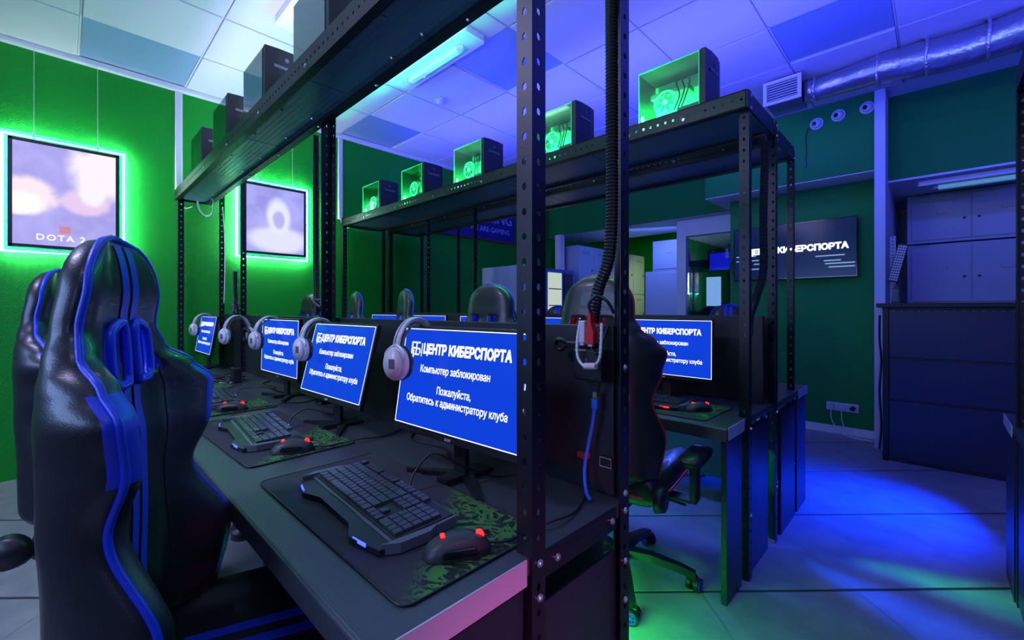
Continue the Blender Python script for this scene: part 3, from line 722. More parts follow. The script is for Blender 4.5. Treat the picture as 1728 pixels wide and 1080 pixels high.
def backrest_meshes(trim_m):
    NZ, NX = 58, 32
    hs_ = [BH*(.5-.5*cos(pi*i/NZ))*.0+BH*i/NZ for i in range(NZ+1)]
    ss = [sin(-pi/2+pi*j/NX) for j in range(NX+1)]
    bm = bmesh.new(); Fv = []; Bv = []
    for h in hs_:
        fr = [bm.verts.new(back_surf(h, s, 1)) for s in ss]; bk = [fr[0]]+[bm.verts.new(back_surf(h, s, -1)) for s in ss[1:-1]]+[fr[-1]]
        Fv.append(fr); Bv.append(bk)
    def hole(i, j):
        h = (hs_[i]+hs_[i+1])/2; s = abs((ss[j]+ss[j+1])/2)
        return .575 < h < .675 and .15 < s < .52
    rim = []
    for i in range(NZ):
        for j in range(NX):
            if hole(i, j):
                for di, dj, (a, b) in ((0, -1, ((i, j), (i+1, j))), (0, 1, ((i+1, j+1), (i, j+1))), (-1, 0, ((i, j+1), (i, j))), (1, 0, ((i+1, j), (i+1, j+1)))):
                    if not hole(i+di, j+dj):
                        f = bm.faces.new((Fv[a[0]][a[1]], Fv[b[0]][b[1]], Bv[b[0]][b[1]], Bv[a[0]][a[1]])); f.material_index = 1
                continue
            f = bm.faces.new((Fv[i][j], Fv[i][j+1], Fv[i+1][j+1], Fv[i+1][j]))
            h = (hs_[i]+hs_[i+1])/2; s = abs((ss[j]+ss[j+1])/2)
            if s > .80 and (.43 < h < .575 or .05 < h < .14): f.material_index = 1
            bm.faces.new((Bv[i][j+1], Bv[i][j], Bv[i+1][j], Bv[i+1][j+1]))
    bm.faces.new([v for v in Fv[0]]+[v for v in Bv[0][1:-1]][::-1]); bm.faces.new([v for v in Fv[-1]]+[v for v in Bv[-1][1:-1]][::-1])
    bmesh.ops.recalc_face_normals(bm, faces=bm.faces[:])
    back = me_from(bm, 'backrest', [M_leather, trim_m], True)
    # stripes follow the front surface
    stripes = []
    for x0 in (-.006, .038):
        for h0, h1 in ((.695, .845), (.02, .560)):
            b = B(); prev = None; n = 30
            for i in range(n+1):
                h = h0+(h1-h0)*i/n; hw = lerp_tab(BT, h)[0]
                if h > BH-.15: hw *= math.sqrt(max(.004, 1-((h-(BH-.15))/.15)**2.8))
                xs = [(x0-.031)+.030*k/3 for k in range(4)]
                cur = [b.bm.verts.new(back_surf(h, max(-1, min(1, x/hw)), 1)+Vector((0, .0022, 0))) for x in xs]
                if prev:
                    for k in range(3): b.bm.faces.new((prev[k], prev[k+1], cur[k+1], cur[k]))
                prev = cur
            stripes.append(me_from(b.bm, 'stripe', trim_m, True))
    pts = [back_surf(BH*i/60, -.97, 1)+Vector((0, .003, 0)) for i in range(61)]+[back_surf(BH*(60-i)/60, .97, 1)+Vector((0, .003, 0)) for i in range(61)]
    pipe = B().tube(pts, .0065, 8).me('piping', trim_m, True)
    seam = []
    for sg in (-1, 1):
        seam.append(B().tube([back_surf(.03+.56*i/40, sg*.52, 1)+Vector((0, .0005, 0)) for i in range(41)], .0022, 6).me('seam', M_blackp, True))
    ins = []
    for sg in (-1, 1):
        hw = .175
        ring = [(.575-.006, .15), (.575-.006, .46), (.600, .56), (.66, .54), (.681, .42), (.681, .15)]
        P_ = bez([back_surf(h, sg*s*.150/lerp_tab(BT, h)[0]*1.05, 1)+Vector((0, .004, 0)) for h, s in ring+[ring[0]]], 5)[:-1]
        ins.append(B().tube(P_, .0095, 8, True).me('neck_insert', M_bluep if trim_m is M_bluel else M_redl, True))
    return back, stripes, pipe, seam, ins
def seat_mesh(trim_m):
    bm = bmesh.new(); N, K = 26, 28; top = []; bot = []
    for i in range(N+1):
        v = -1+2*i/N; r1 = []; r2 = []
        for j in range(K+1):
            s = sin(-pi/2+pi*j/K); hw = .255+.012*v
            e = (max(0, 1-abs(s)**8))**.5*(max(.0, 1-abs(v)**8))**.5
            bol = sstep(.5, .85, abs(s))*.045*(1-.5*sstep(.5, 1, v))
            x, y = hw*s, .255*math.copysign(abs(sin(v*pi/2))**.9, v)
            r1.append(bm.verts.new((x, y, .045*e+bol*e-.02*sstep(.5, 1, v))))
            r2.append(r1[-1] if e < 1e-6 else bm.verts.new((x, y, -.045*e)))
        top.append(r1); bot.append(r2)
    for i in range(N):
        for j in range(K):
            for g, fl in ((top, 0), (bot, 1)):
                q = [g[i][j], g[i][j+1], g[i+1][j+1], g[i+1][j]]
                q = list(dict.fromkeys(q))
                if len(q) > 2:
                    try:
                        f = bm.faces.new(q[::-1] if fl else q)
                        if not fl and .72 < abs(-1+2*(j+.5)/K) : f.material_index = 0
                    except ValueError: pass
    bmesh.ops.recalc_face_normals(bm, faces=bm.faces[:])
    return me_from(bm, 'seat', [M_leather, trim_m], True)
def make_chair(label, group, trim_m, rim_m, star=.3):
    t = thing('gaming_chair', label, 'chair', group=group)
    back, stripes, pipe, seams, ins = backrest_meshes(trim_m)
    bl, br = (0, -.235, .533), (rad(1.2), 0, 0)
    bk = obj('backrest', back, t, bl, br)
    for s in stripes: obj('stripe', s, bk)
    obj('piping', pipe, bk)
    for s in seams: obj('seam', s, bk)
    for s in ins: obj('neck_insert', s, bk)
    st = obj('seat', seat_mesh(trim_m), t, (0, .05, .485), (rad(3), 0, 0))
    rp = B().tube([(.262*math.copysign(abs(cos(a))**.35, cos(a)), .258*math.copysign(abs(sin(a))**.35, sin(a)), .0) for a in [2*pi*k/48 for k in range(48)]], .006, 6, True)
    obj('piping', rp.me('piping', trim_m, True), st)
    for x in (-.045, .015): obj('stripe', B().box((x, -.18, .0455), (x+.028, .17, .0475)).me('stripe', trim_m), st)
    obj('tilt_box', B().box((-.10, -.13, .375), (.10, .12, .43), .01).box((-.16, -.02, .42), (.16, .04, .44), .004).me('tilt_box', M_blackp), t)
    obj('tilt_lever', B().tube([(.08, 0, .40), (.24, .02, .40), (.30, .02, .395)], .006, 8).me('tilt_lever', M_blackp, True), t)
    for sg in (-1, 1):
        hg = obj('hinge_cover', B().cyl((sg*.262, -.235, .50), (sg*.295, -.235, .50), .055, .045, 20).me('hinge_cover', M_blackp, True), t)
        a = obj('armrest', B().box((sg*.18, -.02, .420), (sg*.33, .05, .435), .004).box((sg*.325, -.02, .42), (sg*.355, .05, .60), .008).me('armrest', M_blackp), t)
        pad = B().prism([(x*1.0, y) for x, y in rrect(.045, .13, .035)], 'z', 0, .028)
        es = [e for e in pad.bm.edges if e.calc_face_angle(0) > .8]; bmesh.ops.bevel(pad.bm, geom=es, offset=.008, segments=3, affect='EDGES')
        obj('arm_pad', pad.me('arm_pad', M_blackp, True), a, (sg*.34, .03, .60))
    obj('gas_lift', B().cyl((0, 0, .09), (0, 0, .25), .028).cyl((0, 0, .24), (0, 0, .39), .016).me('gas_lift', M_blackp, True), t)
    obj('hub', B().cyl((0, 0, .075), (0, 0, .135), .05, .042, 20).me('hub', M_blackp), t)
    leg_b = B()
    lg_ = [( .03, .034, .128), (.15, .030, .125), (.28, .022, .100), (.335, .020, .082)]
    prev = None
    for x, hw, z in lg_:
        cur = [leg_b.bm.verts.new(q) for q in ((x, -hw, z-.03), (x, hw, z-.03), (x, hw*.75, z), (x, -hw*.75, z))]
        if prev:
            for k in range(4): leg_b.bm.faces.new((prev[k], prev[(k+1) % 4], cur[(k+1) % 4], cur[k]))
        else: leg_b.bm.faces.new(cur[::-1])
        prev = cur
    leg_b.bm.faces.new(prev); leg_me = leg_b.me('star_leg', M_blackp)
    cap_me = B().prism([(.17, -.012), (.30, -.008), (.30, .008), (.17, .012)], 'z', .0, .004).me('leg_trim', rim_m)
    cb = B()
    for sg in (-1, 1): cb.cyl((0, sg*.008, .030), (0, sg*.028, .030), .030, n=24)
    cb.cyl((0, 0, .03), (0, 0, .075), .008, n=10).box((-.022, -.006, .03), (.022, .006, .062), .004)
    cas = cb.me('caster', M_blackp); rim = B()
    for sg in (-1, 1):
        rim.tube([(.021*cos(a), sg*.0285, .030+.021*sin(a)) for a in [2*pi*k/20 for k in range(20)]], .0028, 6, True)
        for k in range(3): rim.box((-.019, sg*.0285-.001, -.002), (.019, sg*.0285+.001, .002), 0, Matrix.Translation((0, 0, .030)) @ Matrix.Rotation(k*pi/3, 4, 'Y'))
    rim.cyl((0, -.028, .030), (0, .028, .030), .004, n=8)
    rim_me = rim.me('wheel_rim', rim_m)
    for k in range(5):
        a = 2*pi*k/5+star
        l = obj('star_leg', leg_me, t, (0, 0, 0), (0, 0, a))
        obj('leg_trim', cap_me, l, (0, 0, .115), (0, rad(9), 0))
        c = obj('caster', cas, t, (.33*cos(a), .33*sin(a), 0), (0, 0, a+1.1))
        obj('wheel_rim', rim_me, c)
    return t
G = 'blue striped gaming chairs'
ch = make_chair('black leather gaming chair with blue stripes, close to the aisle end of the near desk', G, M_bluel, M_bluep)
front = rad(-24)
ch.location = (-1.098, .290, 0); ch.rotation_euler = (0, 0, front)
dup(ch, (-2.20, .21, 0), rad(-24), 'black leather gaming chair with blue piping, half hidden behind the striped chair', G)
for i, (x, y, r) in enumerate([(-1.84, 1.93, .08), (-2.62, 1.92, -.35), (-3.40, 1.93, -.25), (-4.40, 1.92, .1)]):
    dup(ch, (x, y, 0), r, 'black chair seen from behind at the middle desk, %s from the aisle end' % ords[i+1], 'chairs at the middle desk')
for i, (x, r) in enumerate([(-1.24, 3.1), (-3.0, 3.2), (-3.84, 3.0)]):
    dup(ch, (x, 3.62, 0), r, 'chair of which only the head shows past the far partition, %s from the aisle end' % ords[i], 'chairs behind the far partition').scale = (.96, .96, .925)
chr_ = make_chair('black gaming chair with red piping at the aisle end of the middle desk', 'chairs at the middle desk', M_redl, M_bluep, .25)
chr_.location = (-1.08, 1.84, 0); chr_.rotation_euler = (0, 0, rad(7))

# ------------------------------------------------------------------ posters on the left wall
def art_material(name, base, blobs, seed, bright, wob=.9):
    """printed picture: soft coloured patches (cy, cz, ry, rz, colour) over a clouded ground"""
    m = bpy.data.materials.new(name); m.use_nodes = True; nt = m.node_tree; b = nt.nodes['Principled BSDF']; L = nt.links.new
    tc = nt.nodes.new('ShaderNodeTexCoord'); mp = nt.nodes.new('ShaderNodeMapping'); mp.inputs['Location'].default_value = (seed, seed*1.7, 0)
    n = nt.nodes.new('ShaderNodeTexNoise'); n.inputs['Scale'].default_value = 5; n.inputs['Detail'].default_value = 4; n.inputs['Distortion'].default_value = .6
    L(tc.outputs['Object'], mp.inputs[0]); L(mp.outputs[0], n.inputs['Vector'])
    r = nt.nodes.new('ShaderNodeValToRGB'); r.color_ramp.elements[0].position = .3; r.color_ramp.elements[1].position = .75
    r.color_ramp.elements[0].color = (*[c*.85 for c in base], 1); r.color_ramp.elements[1].color = (*[min(1, c*1.25+.03) for c in base], 1)
    L(n.outputs['Fac'], r.inputs['Fac']); col = r.outputs['Color']
    for cy, cz, ry, rz, c in blobs:
        mm = nt.nodes.new('ShaderNodeMapping'); mm.vector_type = 'TEXTURE'; mm.inputs['Location'].default_value = (.09, cy, cz); mm.inputs['Scale'].default_value = (1, ry, rz)
        L(tc.outputs['Object'], mm.inputs[0])
        ln = nt.nodes.new('ShaderNodeVectorMath'); ln.operation = 'LENGTH'; L(mm.outputs[0], ln.inputs[0])
        ad = nt.nodes.new('ShaderNodeMath'); ad.operation = 'MULTIPLY_ADD'; ad.inputs[1].default_value = wob; L(n.outputs['Fac'], ad.inputs[0]); L(ln.outputs['Value'], ad.inputs[2])
        mr = nt.nodes.new('ShaderNodeMapRange'); mr.interpolation_type = 'SMOOTHSTEP'
        mr.inputs['From Min'].default_value = 1.17+.5*wob; mr.inputs['From Max'].default_value = .67+.5*wob; L(ad.outputs[0], mr.inputs['Value'])
        mx = nt.nodes.new('ShaderNodeMix'); mx.data_type = 'RGBA'; mx.inputs['B'].default_value = (*c, 1)
        L(mr.outputs['Result'], mx.inputs['Factor']); L(col, mx.inputs['A']); col = mx.outputs['Result']
    L(col, b.inputs['Emission Color']); b.inputs['Emission Strength'].default_value = bright
    b.inputs['Base Color'].default_value = (.02, .02, .02, 1); b.inputs['Roughness'].default_value = .3; return m
M_acr = glassy('acrylic_sheet', (.5, .95, .85), .45, .5, (.45, .9, .85))
M_tube = mat('poster_led', (1, 1, 1), .4, emit=(.74, .88, 1), estr=80)
def poster(label, y0, y1, z0, z1, art, group):
    t = thing('backlit_poster', label, 'poster', (XL, (y0+y1)/2, z0), group=group)
    w2, h = (y1-y0)/2, z1-z0
    obj('acrylic_sheet', B().box((.075, -w2, 0), (.081, w2, h)).me('acrylic_sheet', M_acr), t)
    i = .045; fr = B()
    for lo, hi in (((.082, -w2+i, i), (.100, w2-i, i+.022)), ((.082, -w2+i, h-i-.022), (.100, w2-i, h-i)), ((.082, -w2+i, i), (.100, -w2+i+.022, h-i)), ((.082, w2-i-.022, i), (.100, w2-i, h-i))): fr.box(lo, hi, .002)
    f = obj('frame', fr.me('frame', M_blackp), t)
    obj('picture', B().box((.083, -w2+i+.018, i+.018), (.089, w2-i-.018, h-i-.018)).me('picture', art), t)
    q = .015
    obj('light_strip', B().tube([(.04, -w2+q, q), (.04, w2-q, q), (.04, w2-q, h-q), (.04, -w2+q, h-q)], .010, 8, True).me('light_strip', M_tube), t)
    for yy in (-w2*.5, w2*.5):
        obj('clip', B().cyl((.07, yy, h-.03), (.07, yy, h+.03), .008, .004, 10).me('clip', M_alu), t)
        obj('wire', B().cyl((.07, yy, h+.02), (.05, yy, ZC-z0-.01), .0018, n=6).me('wire', M_alu), t)
    for k in range(3):
        for yy in (-w2+i-.008, w2-i+.008): obj('stud', B().cyl((.07, yy, h*(.25+.25*k)), (.08, yy, h*(.25+.25*k)), .007, n=8).me('stud', M_blackp), t)
    return t, w2, h
a1 = art_material('poster_art_warm', (.40, .36, .88), [(.22, .68, .22, .22, (1, .90, .94)), (-.20, .42, .16, .14, (1, .82, .86)), (-.22, .36, .13, .08, (1, .97, .92)), (.10, .42, .14, .10, (.80, .60, .86)), (.14, .50, .08, .10, (.95, .9, 1))], 3.3, 1.0)
t1, w2, h1 = poster('backlit poster of pale flames over violet with lettering beneath, hung on the green wall', -.32, .365, 1.66, 2.54, a1, 'backlit posters')
obj('lettering', text_me('DOTA 2', .062, M_swhite, .0005, spacing=1.25), t1, (.0905, -.03, .125), (rad(90), 0, rad(90)))
em = B(); em.box((.0885, -.04, .165), (.0905, .02, .22)); obj('emblem', em.me('emblem', mat('poster_red', (.1, .02, .02), .4, emit=(.85, .28, .30), estr=.8)), t1)
obj('emblem_bar', B().box((.0905, -.037, -.006), (.0915, .017, .006), 0, Matrix.Translation((0, -.01, .1925)) @ Matrix.Rotation(-.7, 4, 'X') @ Matrix.Translation((0, .01, 0))).me('emblem_bar', mat('poster_violet', (.1, .1, .1), .4, emit=(.42, .32, .72), estr=.8)), t1)
a2 = art_material('poster_art_cool', (.36, .34, .86), [(.03, .20, .30, .14, (.78, .78, 1)), (.03, .42, .12, .20, (.82, .82, 1)), (.03, .40, .06, .10, (.50, .46, .86))], 8.1, 1.0, .35)
t2, w2, h2 = poster('backlit poster of a pale rounded form on violet, half behind the near rack', 1.15, 1.83, 1.75, 2.53, a2, 'backlit posters')
# ------------------------------------------------------------------ banner on the left wall
bn = thing('banner', 'dark blue fabric banner with pale lettering and red lower edge on green wall', 'banner', (XL+.02, 4.2, 2.29))
obj('cloth', B().box((0, -.83, 0), (.008, .83, .56), .001).me('cloth', mat('banner_cloth', (.02, .02, .22), .7)), bn)
obj('hem', B().box((-.001, -.83, -.006), (.010, .83, .006)).me('hem', M_redl), bn)
M_btxt = mat('banner_print', (.35, .42, .9), .6)
obj('lettering', text_me('GAMING', .22, M_btxt, .004), bn, (.0095, .33, .34), (rad(90), 0, rad(90)))
obj('lettering', text_me('WE ARE GAMING', .105, M_btxt, .002), bn, (.0095, .30, .155), (rad(90), 0, rad(90)))

# ------------------------------------------------------------------ ceiling items
def batten(label, loc, rz, lit, ln=1.0):
    t = thing('batten_lamp', label, 'lamp', loc, rz)
    obj('base_plate', B().prism(rrect(ln/2, .10, .03), 'z', -.05, -.004).me('base_plate', M_white), t)
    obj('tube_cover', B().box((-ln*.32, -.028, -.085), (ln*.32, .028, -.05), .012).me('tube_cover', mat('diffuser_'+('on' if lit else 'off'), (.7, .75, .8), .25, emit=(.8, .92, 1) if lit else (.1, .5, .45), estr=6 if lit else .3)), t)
    for sg in (-1, 1): obj('end_cap', B().prism([(sg*ln*.32, -.03), (sg*ln*.36, 0), (sg*ln*.32, .03)], 'z', -.075, -.05).me('end_cap', M_whitep), t)
    obj('indicator', B().sphere((-ln*.2, .05, -.054), .007, 8).me('indicator', M_ledg), t)
    return t
batten('white batten lamp on the ceiling between the racks, with small green indicator', (-2.82, 2.02, ZC-.003), 0, False, 1.0)
batten('brightly lit batten lamp on the ceiling above the unlit towers', (-2.75, 1.09, ZC-.003), 0, True, .9)
area('fill_ceiling_teal', (-3.0, 1.75, 3.05), (1.6, .05), (.05, 1, .75), 3.0, (0, .35, 1))  # added teal wash on the ceiling round the batten lamp
sd = thing('smoke_detector', 'round white smoke detector on the ceiling', 'detector', (-3.34, 2.47, ZC-.004))
obj('base', B().cyl((0, 0, -.012), (0, 0, 0), .058, n=28).me('base', M_whitep), sd)
obj('sensor', B().cyl((0, 0, -.045), (0, 0, -.012), .028, .045, 24).me('sensor', M_whitep), sd)
vt = thing('air_vent', 'white louvred air vent at the end of the silver duct', 'vent', (-.93, 4.2, 3.09))
vf = B()
for lo, hi in (((-.14, 0, -.10), (.14, .02, -.075)), ((-.14, 0, .075), (.14, .02, .10)), ((-.14, 0, -.075), (-.112, .02, .075)), ((.112, 0, -.075), (.14, .02, .075))): vf.box(lo, hi, .003)
obj('frame', vf.me('frame', M_white), vt)
obj('box', B().box((-.125, .022, -.085), (.125, .32, .085)).me('box', M_grey), vt)
for k in range(7): obj('louvre', B().box((-.112, -.008, -.002), (.112, .008, .002), 0, Matrix.Translation((0, .012, -.062+.0205*k)) @ Matrix.Rotation(.6, 4, 'X')).me('louvre', M_white), vt)
dk = thing('air_duct', 'silver flexible foil duct running under the ceiling', 'duct', (0, 4.36, 3.075))
db = B(); N = 90; pts = []; rr = []
for i in range(N+1):
    pts.append((-.80+3.9*i/N, .02*sin(i*.35), .012*sin(i*.23))); rr.append((.085+.035*sstep(0, 20, i))+random.uniform(-.002, .002)+.002*sin(i*1.7))
obj('foil_sleeve', db.tube(pts, rr, 28).me('foil_sleeve', mat('foil', (.42, .43, .5), .30, .85, bump=('noise', 22, .6)), True), dk)
for x in (-.72, -.32, -.05, .25, .42, .62, .80, 1.3):
    r = .09+.035*sstep(-.8, .1, x)
    obj('tape_band', B().tube([(x+.004*sin(3*a), .003+(r+.006)*cos(a), (r+.006)*sin(a)) for a in [2*pi*k/36 for k in range(36)]], .010, 8, True).me('tape_band', mat('foil_tape', (.7, .7, .74), .2, .9, bump=('noise', 80, .8)), True), dk)
for i, (x, z) in enumerate(((-.835, 3.055), (-.665, 3.085), (-.452, 3.09))):
    t = thing('dome_camera', 'small round white camera on the soffit, %s' % ['beside the hanging cord', 'between two others', 'nearest the white corner trim'][i], 'camera', (x, 5.13, z))
    obj('base', B().cyl((0, -.022, 0), (0, 0, 0), .055, n=28).me('base', M_whitep), t)
    obj('ball', B().sphere((0, -.035, -.004), .042, 20).me('ball', M_whitep, True), t)
    obj('lens', B().cyl((-.012, -.082, -.012), (-.010, -.068, -.010), .014, .020, 16).me('lens', M_gloss), t)
t = thing('pull_cord', 'thin cord with a small weight hanging from the soffit below a camera', 'cord', (-.925, 5.125, 3.02))
obj('string', B().tube(bez([(.02, 0, .02), (.0, -.004, -.08), (.006, -.003, -.2), (-.004, -.003, -.30)], 6), .003, 6).me('string', M_blackp, True), t)
obj('weight', B().cyl((-.004, -.003, -.36), (-.004, -.003, -.29), .012, .007, 10).me('weight', M_grey), t)

# ------------------------------------------------------------------ television, sockets
tv = thing('television', 'wide flat television showing white lettering on dark blue, on green wall', 'television', (-1.105, 5.36, 1.575), rad(0))
obj('housing', B().box((-.56, 0, -.005), (.56, .04, .585), .004).me('housing', M_gloss), tv)
s = obj('screen', B().box((-.55, -.002, .008), (.55, 0, .577)).me('screen', mat('tv_screen', (.003, .004, .010), .2, spec=.2, emit=(.003, .012, .07), estr=1.0)), tv)
obj('lettering', text_me('ЦЕНТР КИБЕРСПОРТА', .082, mat('tv_white', (0, 0, 0), .3, emit=(.85, .95, 1), estr=2.2), .0042), s, (.035, -.0035, .305), (rad(90), 0, 0))
for n_, (x0, x1, z) in enumerate(((-.53, -.33, .265), (-.53, -.30, .215), (-.35, -.25, .175), (.22, .46, .215), (.29, .43, .165), (.30, .54, .135), (.33, .54, .10), (-.40, -.2, .12))):
    obj('glowing_line', B().box((x0, -.003, z-.006), (x1, -.0022, z+.006)).me('glowing_line', mat('tv_line', (0, 0, 0), .3, emit=(.25, .42, .75), estr=.8)), s)
obj('wall_mount', B().box((-.2, .04, .15), (.2, .088, .45), .005).me('wall_mount', M_black), tv)
cable('television_cable', [(-1.64, 5.44, 1.86), (-1.70, 5.43, 1.82), (-1.71, 5.43, 1.70), (-1.66, 5.44, 1.64)], .005, M_blackp, 'black cable looping beside the television')
so = thing('wall_socket', 'white triple wall socket low on the green wall', 'socket', (-.675, 5.45, .27))
obj('plate', B().box((-.13, -.012, -.042), (.13, 0, .042), .004).me('plate', M_whitep), so)
for k in range(3): obj('outlet', B().tube([(-.085+.085*k+.026*cos(a), -.013, .026*sin(a)) for a in [2*pi*j/20 for j in range(20)]], .003, 6, True).me('outlet', M_whitep, True), so)
obj('plug', B().cyl((.085, -.045, 0), (.085, -.012, 0), .022, n=16).me('plug', M_blackp), so)
for k in range(2):
    obj('plug', B().cyl((-.085+.085*k, -.04, 0), (-.085+.085*k, -.012, 0), .02, n=16).me('plug', M_whitep), so)
    cable('socket_wire', [(-.76+.085*k, 5.405, .26), (-.755+.085*k, 5.37, .16), (-.69+.06*k, 5.36, .04), (-.58, 5.33+.03*k, .006), (-.42, 5.30+.03*k, .005)], .0045, M_whitep, 'white wire trailing from the %s outlet of the wall socket' % ('end' if k == 0 else 'middle'))

# ------------------------------------------------------------------ reception counter and lockers in the niche
rc = thing('reception_counter', 'tall dark reception counter with panelled front', 'counter', (-.31, 4.75, 0))
M_rec = mat('counter_panel', (.010, .012, .06), .4, bump=('noise', 200, .06))
obj('body', B().box((.01, .02, 0), (2.2, .50, 1.265)).me('body', M_rec), rc)
for z0, z1, pr_ in ((.03, .50, .0), (.515, .84, .006), (.86, 1.25, .0)): obj('front_panel', B().box((.03, pr_, z0), (2.2, .022, z1), .004).me('front_panel', M_rec), rc)
obj('side_post', B().box((-.01, -.004, 0), (.03, .06, 1.265), .003).me('side_post', M_black), rc)
obj('top', B().box((-.05, -.04, 1.265), (2.2, .54, 1.30), .004).me('top', M_black), rc)
for k in range(26): obj('rivet', B().cyl((.06+.05*k, -.002, 1.235), (.06+.05*k, .006, 1.235), .006, n=8).me('rivet', M_grey), rc)
cable('counter_cable', [(-.345, 4.85, 1.2), (-.35, 4.9, 1.0), (-.34, 4.92, .8), (-.35, 4.9, .55), (-.34, 4.92, .25), (-.35, 4.9, .05)], .008, M_blackp, 'bundle of black cable hanging at the side of the reception counter')
def locker_unit(label, x0, z0, x1, z1, y, ndoors, group, holes=True):
    t = thing('metal_cabinet', label, 'cabinet', (x0, y, z0), group=group); W, H = x1-x0, z1-z0
    obj('body', B().box((0, .004, 0), (W, .45, H), .004).me('body', M_lock), t)
    dw = (W-.06)/ndoors
    for k in range(ndoors):
        xa = .03+dw*k
        d = obj('door', B().box((xa+.004, -.010, .03), (xa+dw-.004, .005, H-.03), .003).me('door', M_lock), t)
        xh = xa+dw-.05 if k % 2 == 0 else xa+.05
        obj('lock', B().cyl((xh, -.018, H*.45), (xh, -.010, H*.45), .012, n=14).me('lock', M_blackp), d)
        hb = B().tube(bez([(xa+dw*.45, -.012, H*.62), (xa+dw*.45, -.014, H*.57), (xa+dw*.60, -.014, H*.57), (xa+dw*.60, -.012, H*.62)], 4), .003, 6)
        obj('handle', hb.me('handle', M_lock, True), d)
        if k == 0 and holes:
            sl = B()
            for j in range(9): sl.box((-.001, -.0015, -.018), (.001, .0, .018), 0, Matrix.Translation((xa+.03+.013*j, -.0105, H-.012)) @ Matrix.Rotation(.5, 4, 'Y'))
            obj('vent_slots', sl.me('vent_slots', M_blackp), t)
    return t
locker_unit('grey two-door metal cabinet, upper of two in the niche', -.22, 1.93, .72, 2.43, 6.2, 2, 'cabinets in the niche')
locker_unit('grey two-door metal cabinet, lower of two in the niche, level with the counter', -.22, 1.30, .72, 1.915, 6.2, 2, 'cabinets in the niche')
st_ = thing('cabinet_stand', 'low dark stand carrying the two grey cabinets in the niche', 'stand', (-.22, 6.2, 0))
obj('frame', B().box((0, .02, .03), (.94, .44, 1.298), .004).box((.02, .0, 0), (.92, .42, .03)).me('frame', M_black), st_)
nl = batten('white batten lamp under the ceiling of the niche', (.25, 5.62, 2.438), 0, False, .75)
pp = thing('punched_upright', 'white punched upright behind the reception counter', 'upright', (-.285, 5.30, 1.30))
b = punched(.04, .62, .03, .006, .007); bmesh.ops.solidify(b, geom=b.faces[:], thickness=.003)
obj('strip', me_from(b, 'strip', M_whitep), pp, (.02, 0, 0))
obj('foot', B().box((-.04, -.03, 0), (.04, .05, .006)).me('foot', M_whitep), pp)
hk = thing('hanging_keyboard', 'panel of small white keys hanging at a slant beside the white upright', 'keyboard', (-.245, 5.20, 1.665), 0)
K = Matrix.Rotation(.22, 4, 'Y')
obj('back', B().box((-.035, 0, -.17), (.035, .012, .17), .003, K).me('back', M_blackp), hk)
hb = B()
for i in range(4):
    for j in range(14): hb.box((-.030+.0155*i, -.005, -.16+.023*j), (-.018+.0155*i, .001, -.143+.023*j), 0, K)
obj('keys', hb.me('keys', M_whitep), hk, kind='stuff')
obj('hook', B().tube([(.03, .006, .16), (.0, .03, .2), (-.02, .09, .2)], .004, 6).me('hook', M_black, True), hk)
ts = thing('table_speaker', 'black angular device on the reception counter below the hanging keys', 'device', (-.255, 5.12, 1.30))
obj('body', B().prism([(-.03, 0), (.03, 0), (.02, .16), (-.01, .17)], 'y', -.04, .04).me('body', M_blackp), ts)
obj('front', B().box((-.02, -.043, .02), (.018, -.040, .13)).me('front', M_grey), ts)

# ------------------------------------------------------------------ things past the lintel
cb_ = thing('storage_cabinet', 'plain white cabinet standing out from the left wall beyond the far racks', 'cabinet', (XL, 4.35, 0))
obj('body', B().box((.002, 0, .05), (.86, .34, 1.86), .004).me('body', M_lock), cb_)
obj('door', B().box((.02, -.012, .07), (.425, 0, 1.84), .003).me('door', M_lock), cb_); obj('door', B().box((.435, -.012, .07), (.84, 0, 1.84), .003).me('door', M_lock), cb_)
obj('plinth', B().box((.02, .02, 0), (.84, .32, .05)).me('plinth', M_black), cb_)
vm = thing('vending_machine', 'tall vending machine with a lit glass front beside the white cabinet', 'vending machine', (-4.82, 4.72, 0))
obj('body', B().box((0, 0, 0), (.70, .95, 1.86), .01).me('body', mat('vending_blue', (.10, .16, .5), .4)), vm)
obj('window', B().box((.701, .28, .35), (.712, .60, 1.80)).me('window', mat('vending_light', (.1, .1, .1), .2, emit=(.85, 1, .80), estr=.6)), vm)
obj('control_panel', B().box((.701, .66, .6), (.715, .88, 1.80), .003).me('control_panel', M_gloss), vm)
obj('display', B().box((.715, .70, 1.30), (.718, .84, 1.42)).me('display', M_swhite), vm)
obj('coin_slot', B().box((.715, .72, 1.05), (.722, .82, 1.2), .004).me('coin_slot', M_grey), vm)
for k in range(5): obj('shelf', B().box((.712, .29, .55+.25*k), (.715, .59, .565+.25*k)).me('shelf', M_grey), vm)
LK = mat('locker_blue_grey', (.40, .43, .60), .45)
for i in range(5):
    y0 = 6.02+.46*i
    t = thing('tall_locker', 'tall grey locker past the lintel, %s from the opening' % ords[i], 'locker', (-4.30, y0, 0), group='tall lockers beyond the opening')
    obj('body', B().box((-.45, .002, 0), (-.004, .456, 2.33), .003).me('body', LK), t)
    for z0, z1 in ((.05, .78), (.80, 1.53), (1.55, 2.30)):
        d = obj('door', B().box((-.006, .012, z0), (.008, .446, z1), .003).me('door', LK), t)
        obj('lock', B().box((.008, .38, (z0+z1)/2-.02), (.013, .41, (z0+z1)/2+.02)).me('lock', M_blackp), d)
        obj('slots', B().box((.008, .12, z1-.08), (.0095, .32, z1-.075)).box((.008, .12, z1-.10), (.0095, .32, z1-.095)).me('slots', M_blackp), d)
col = slab('trim_2', (-4.62, 5.80, 0), (-4.5, 5.9, 2.5), M_white, kind='structure')
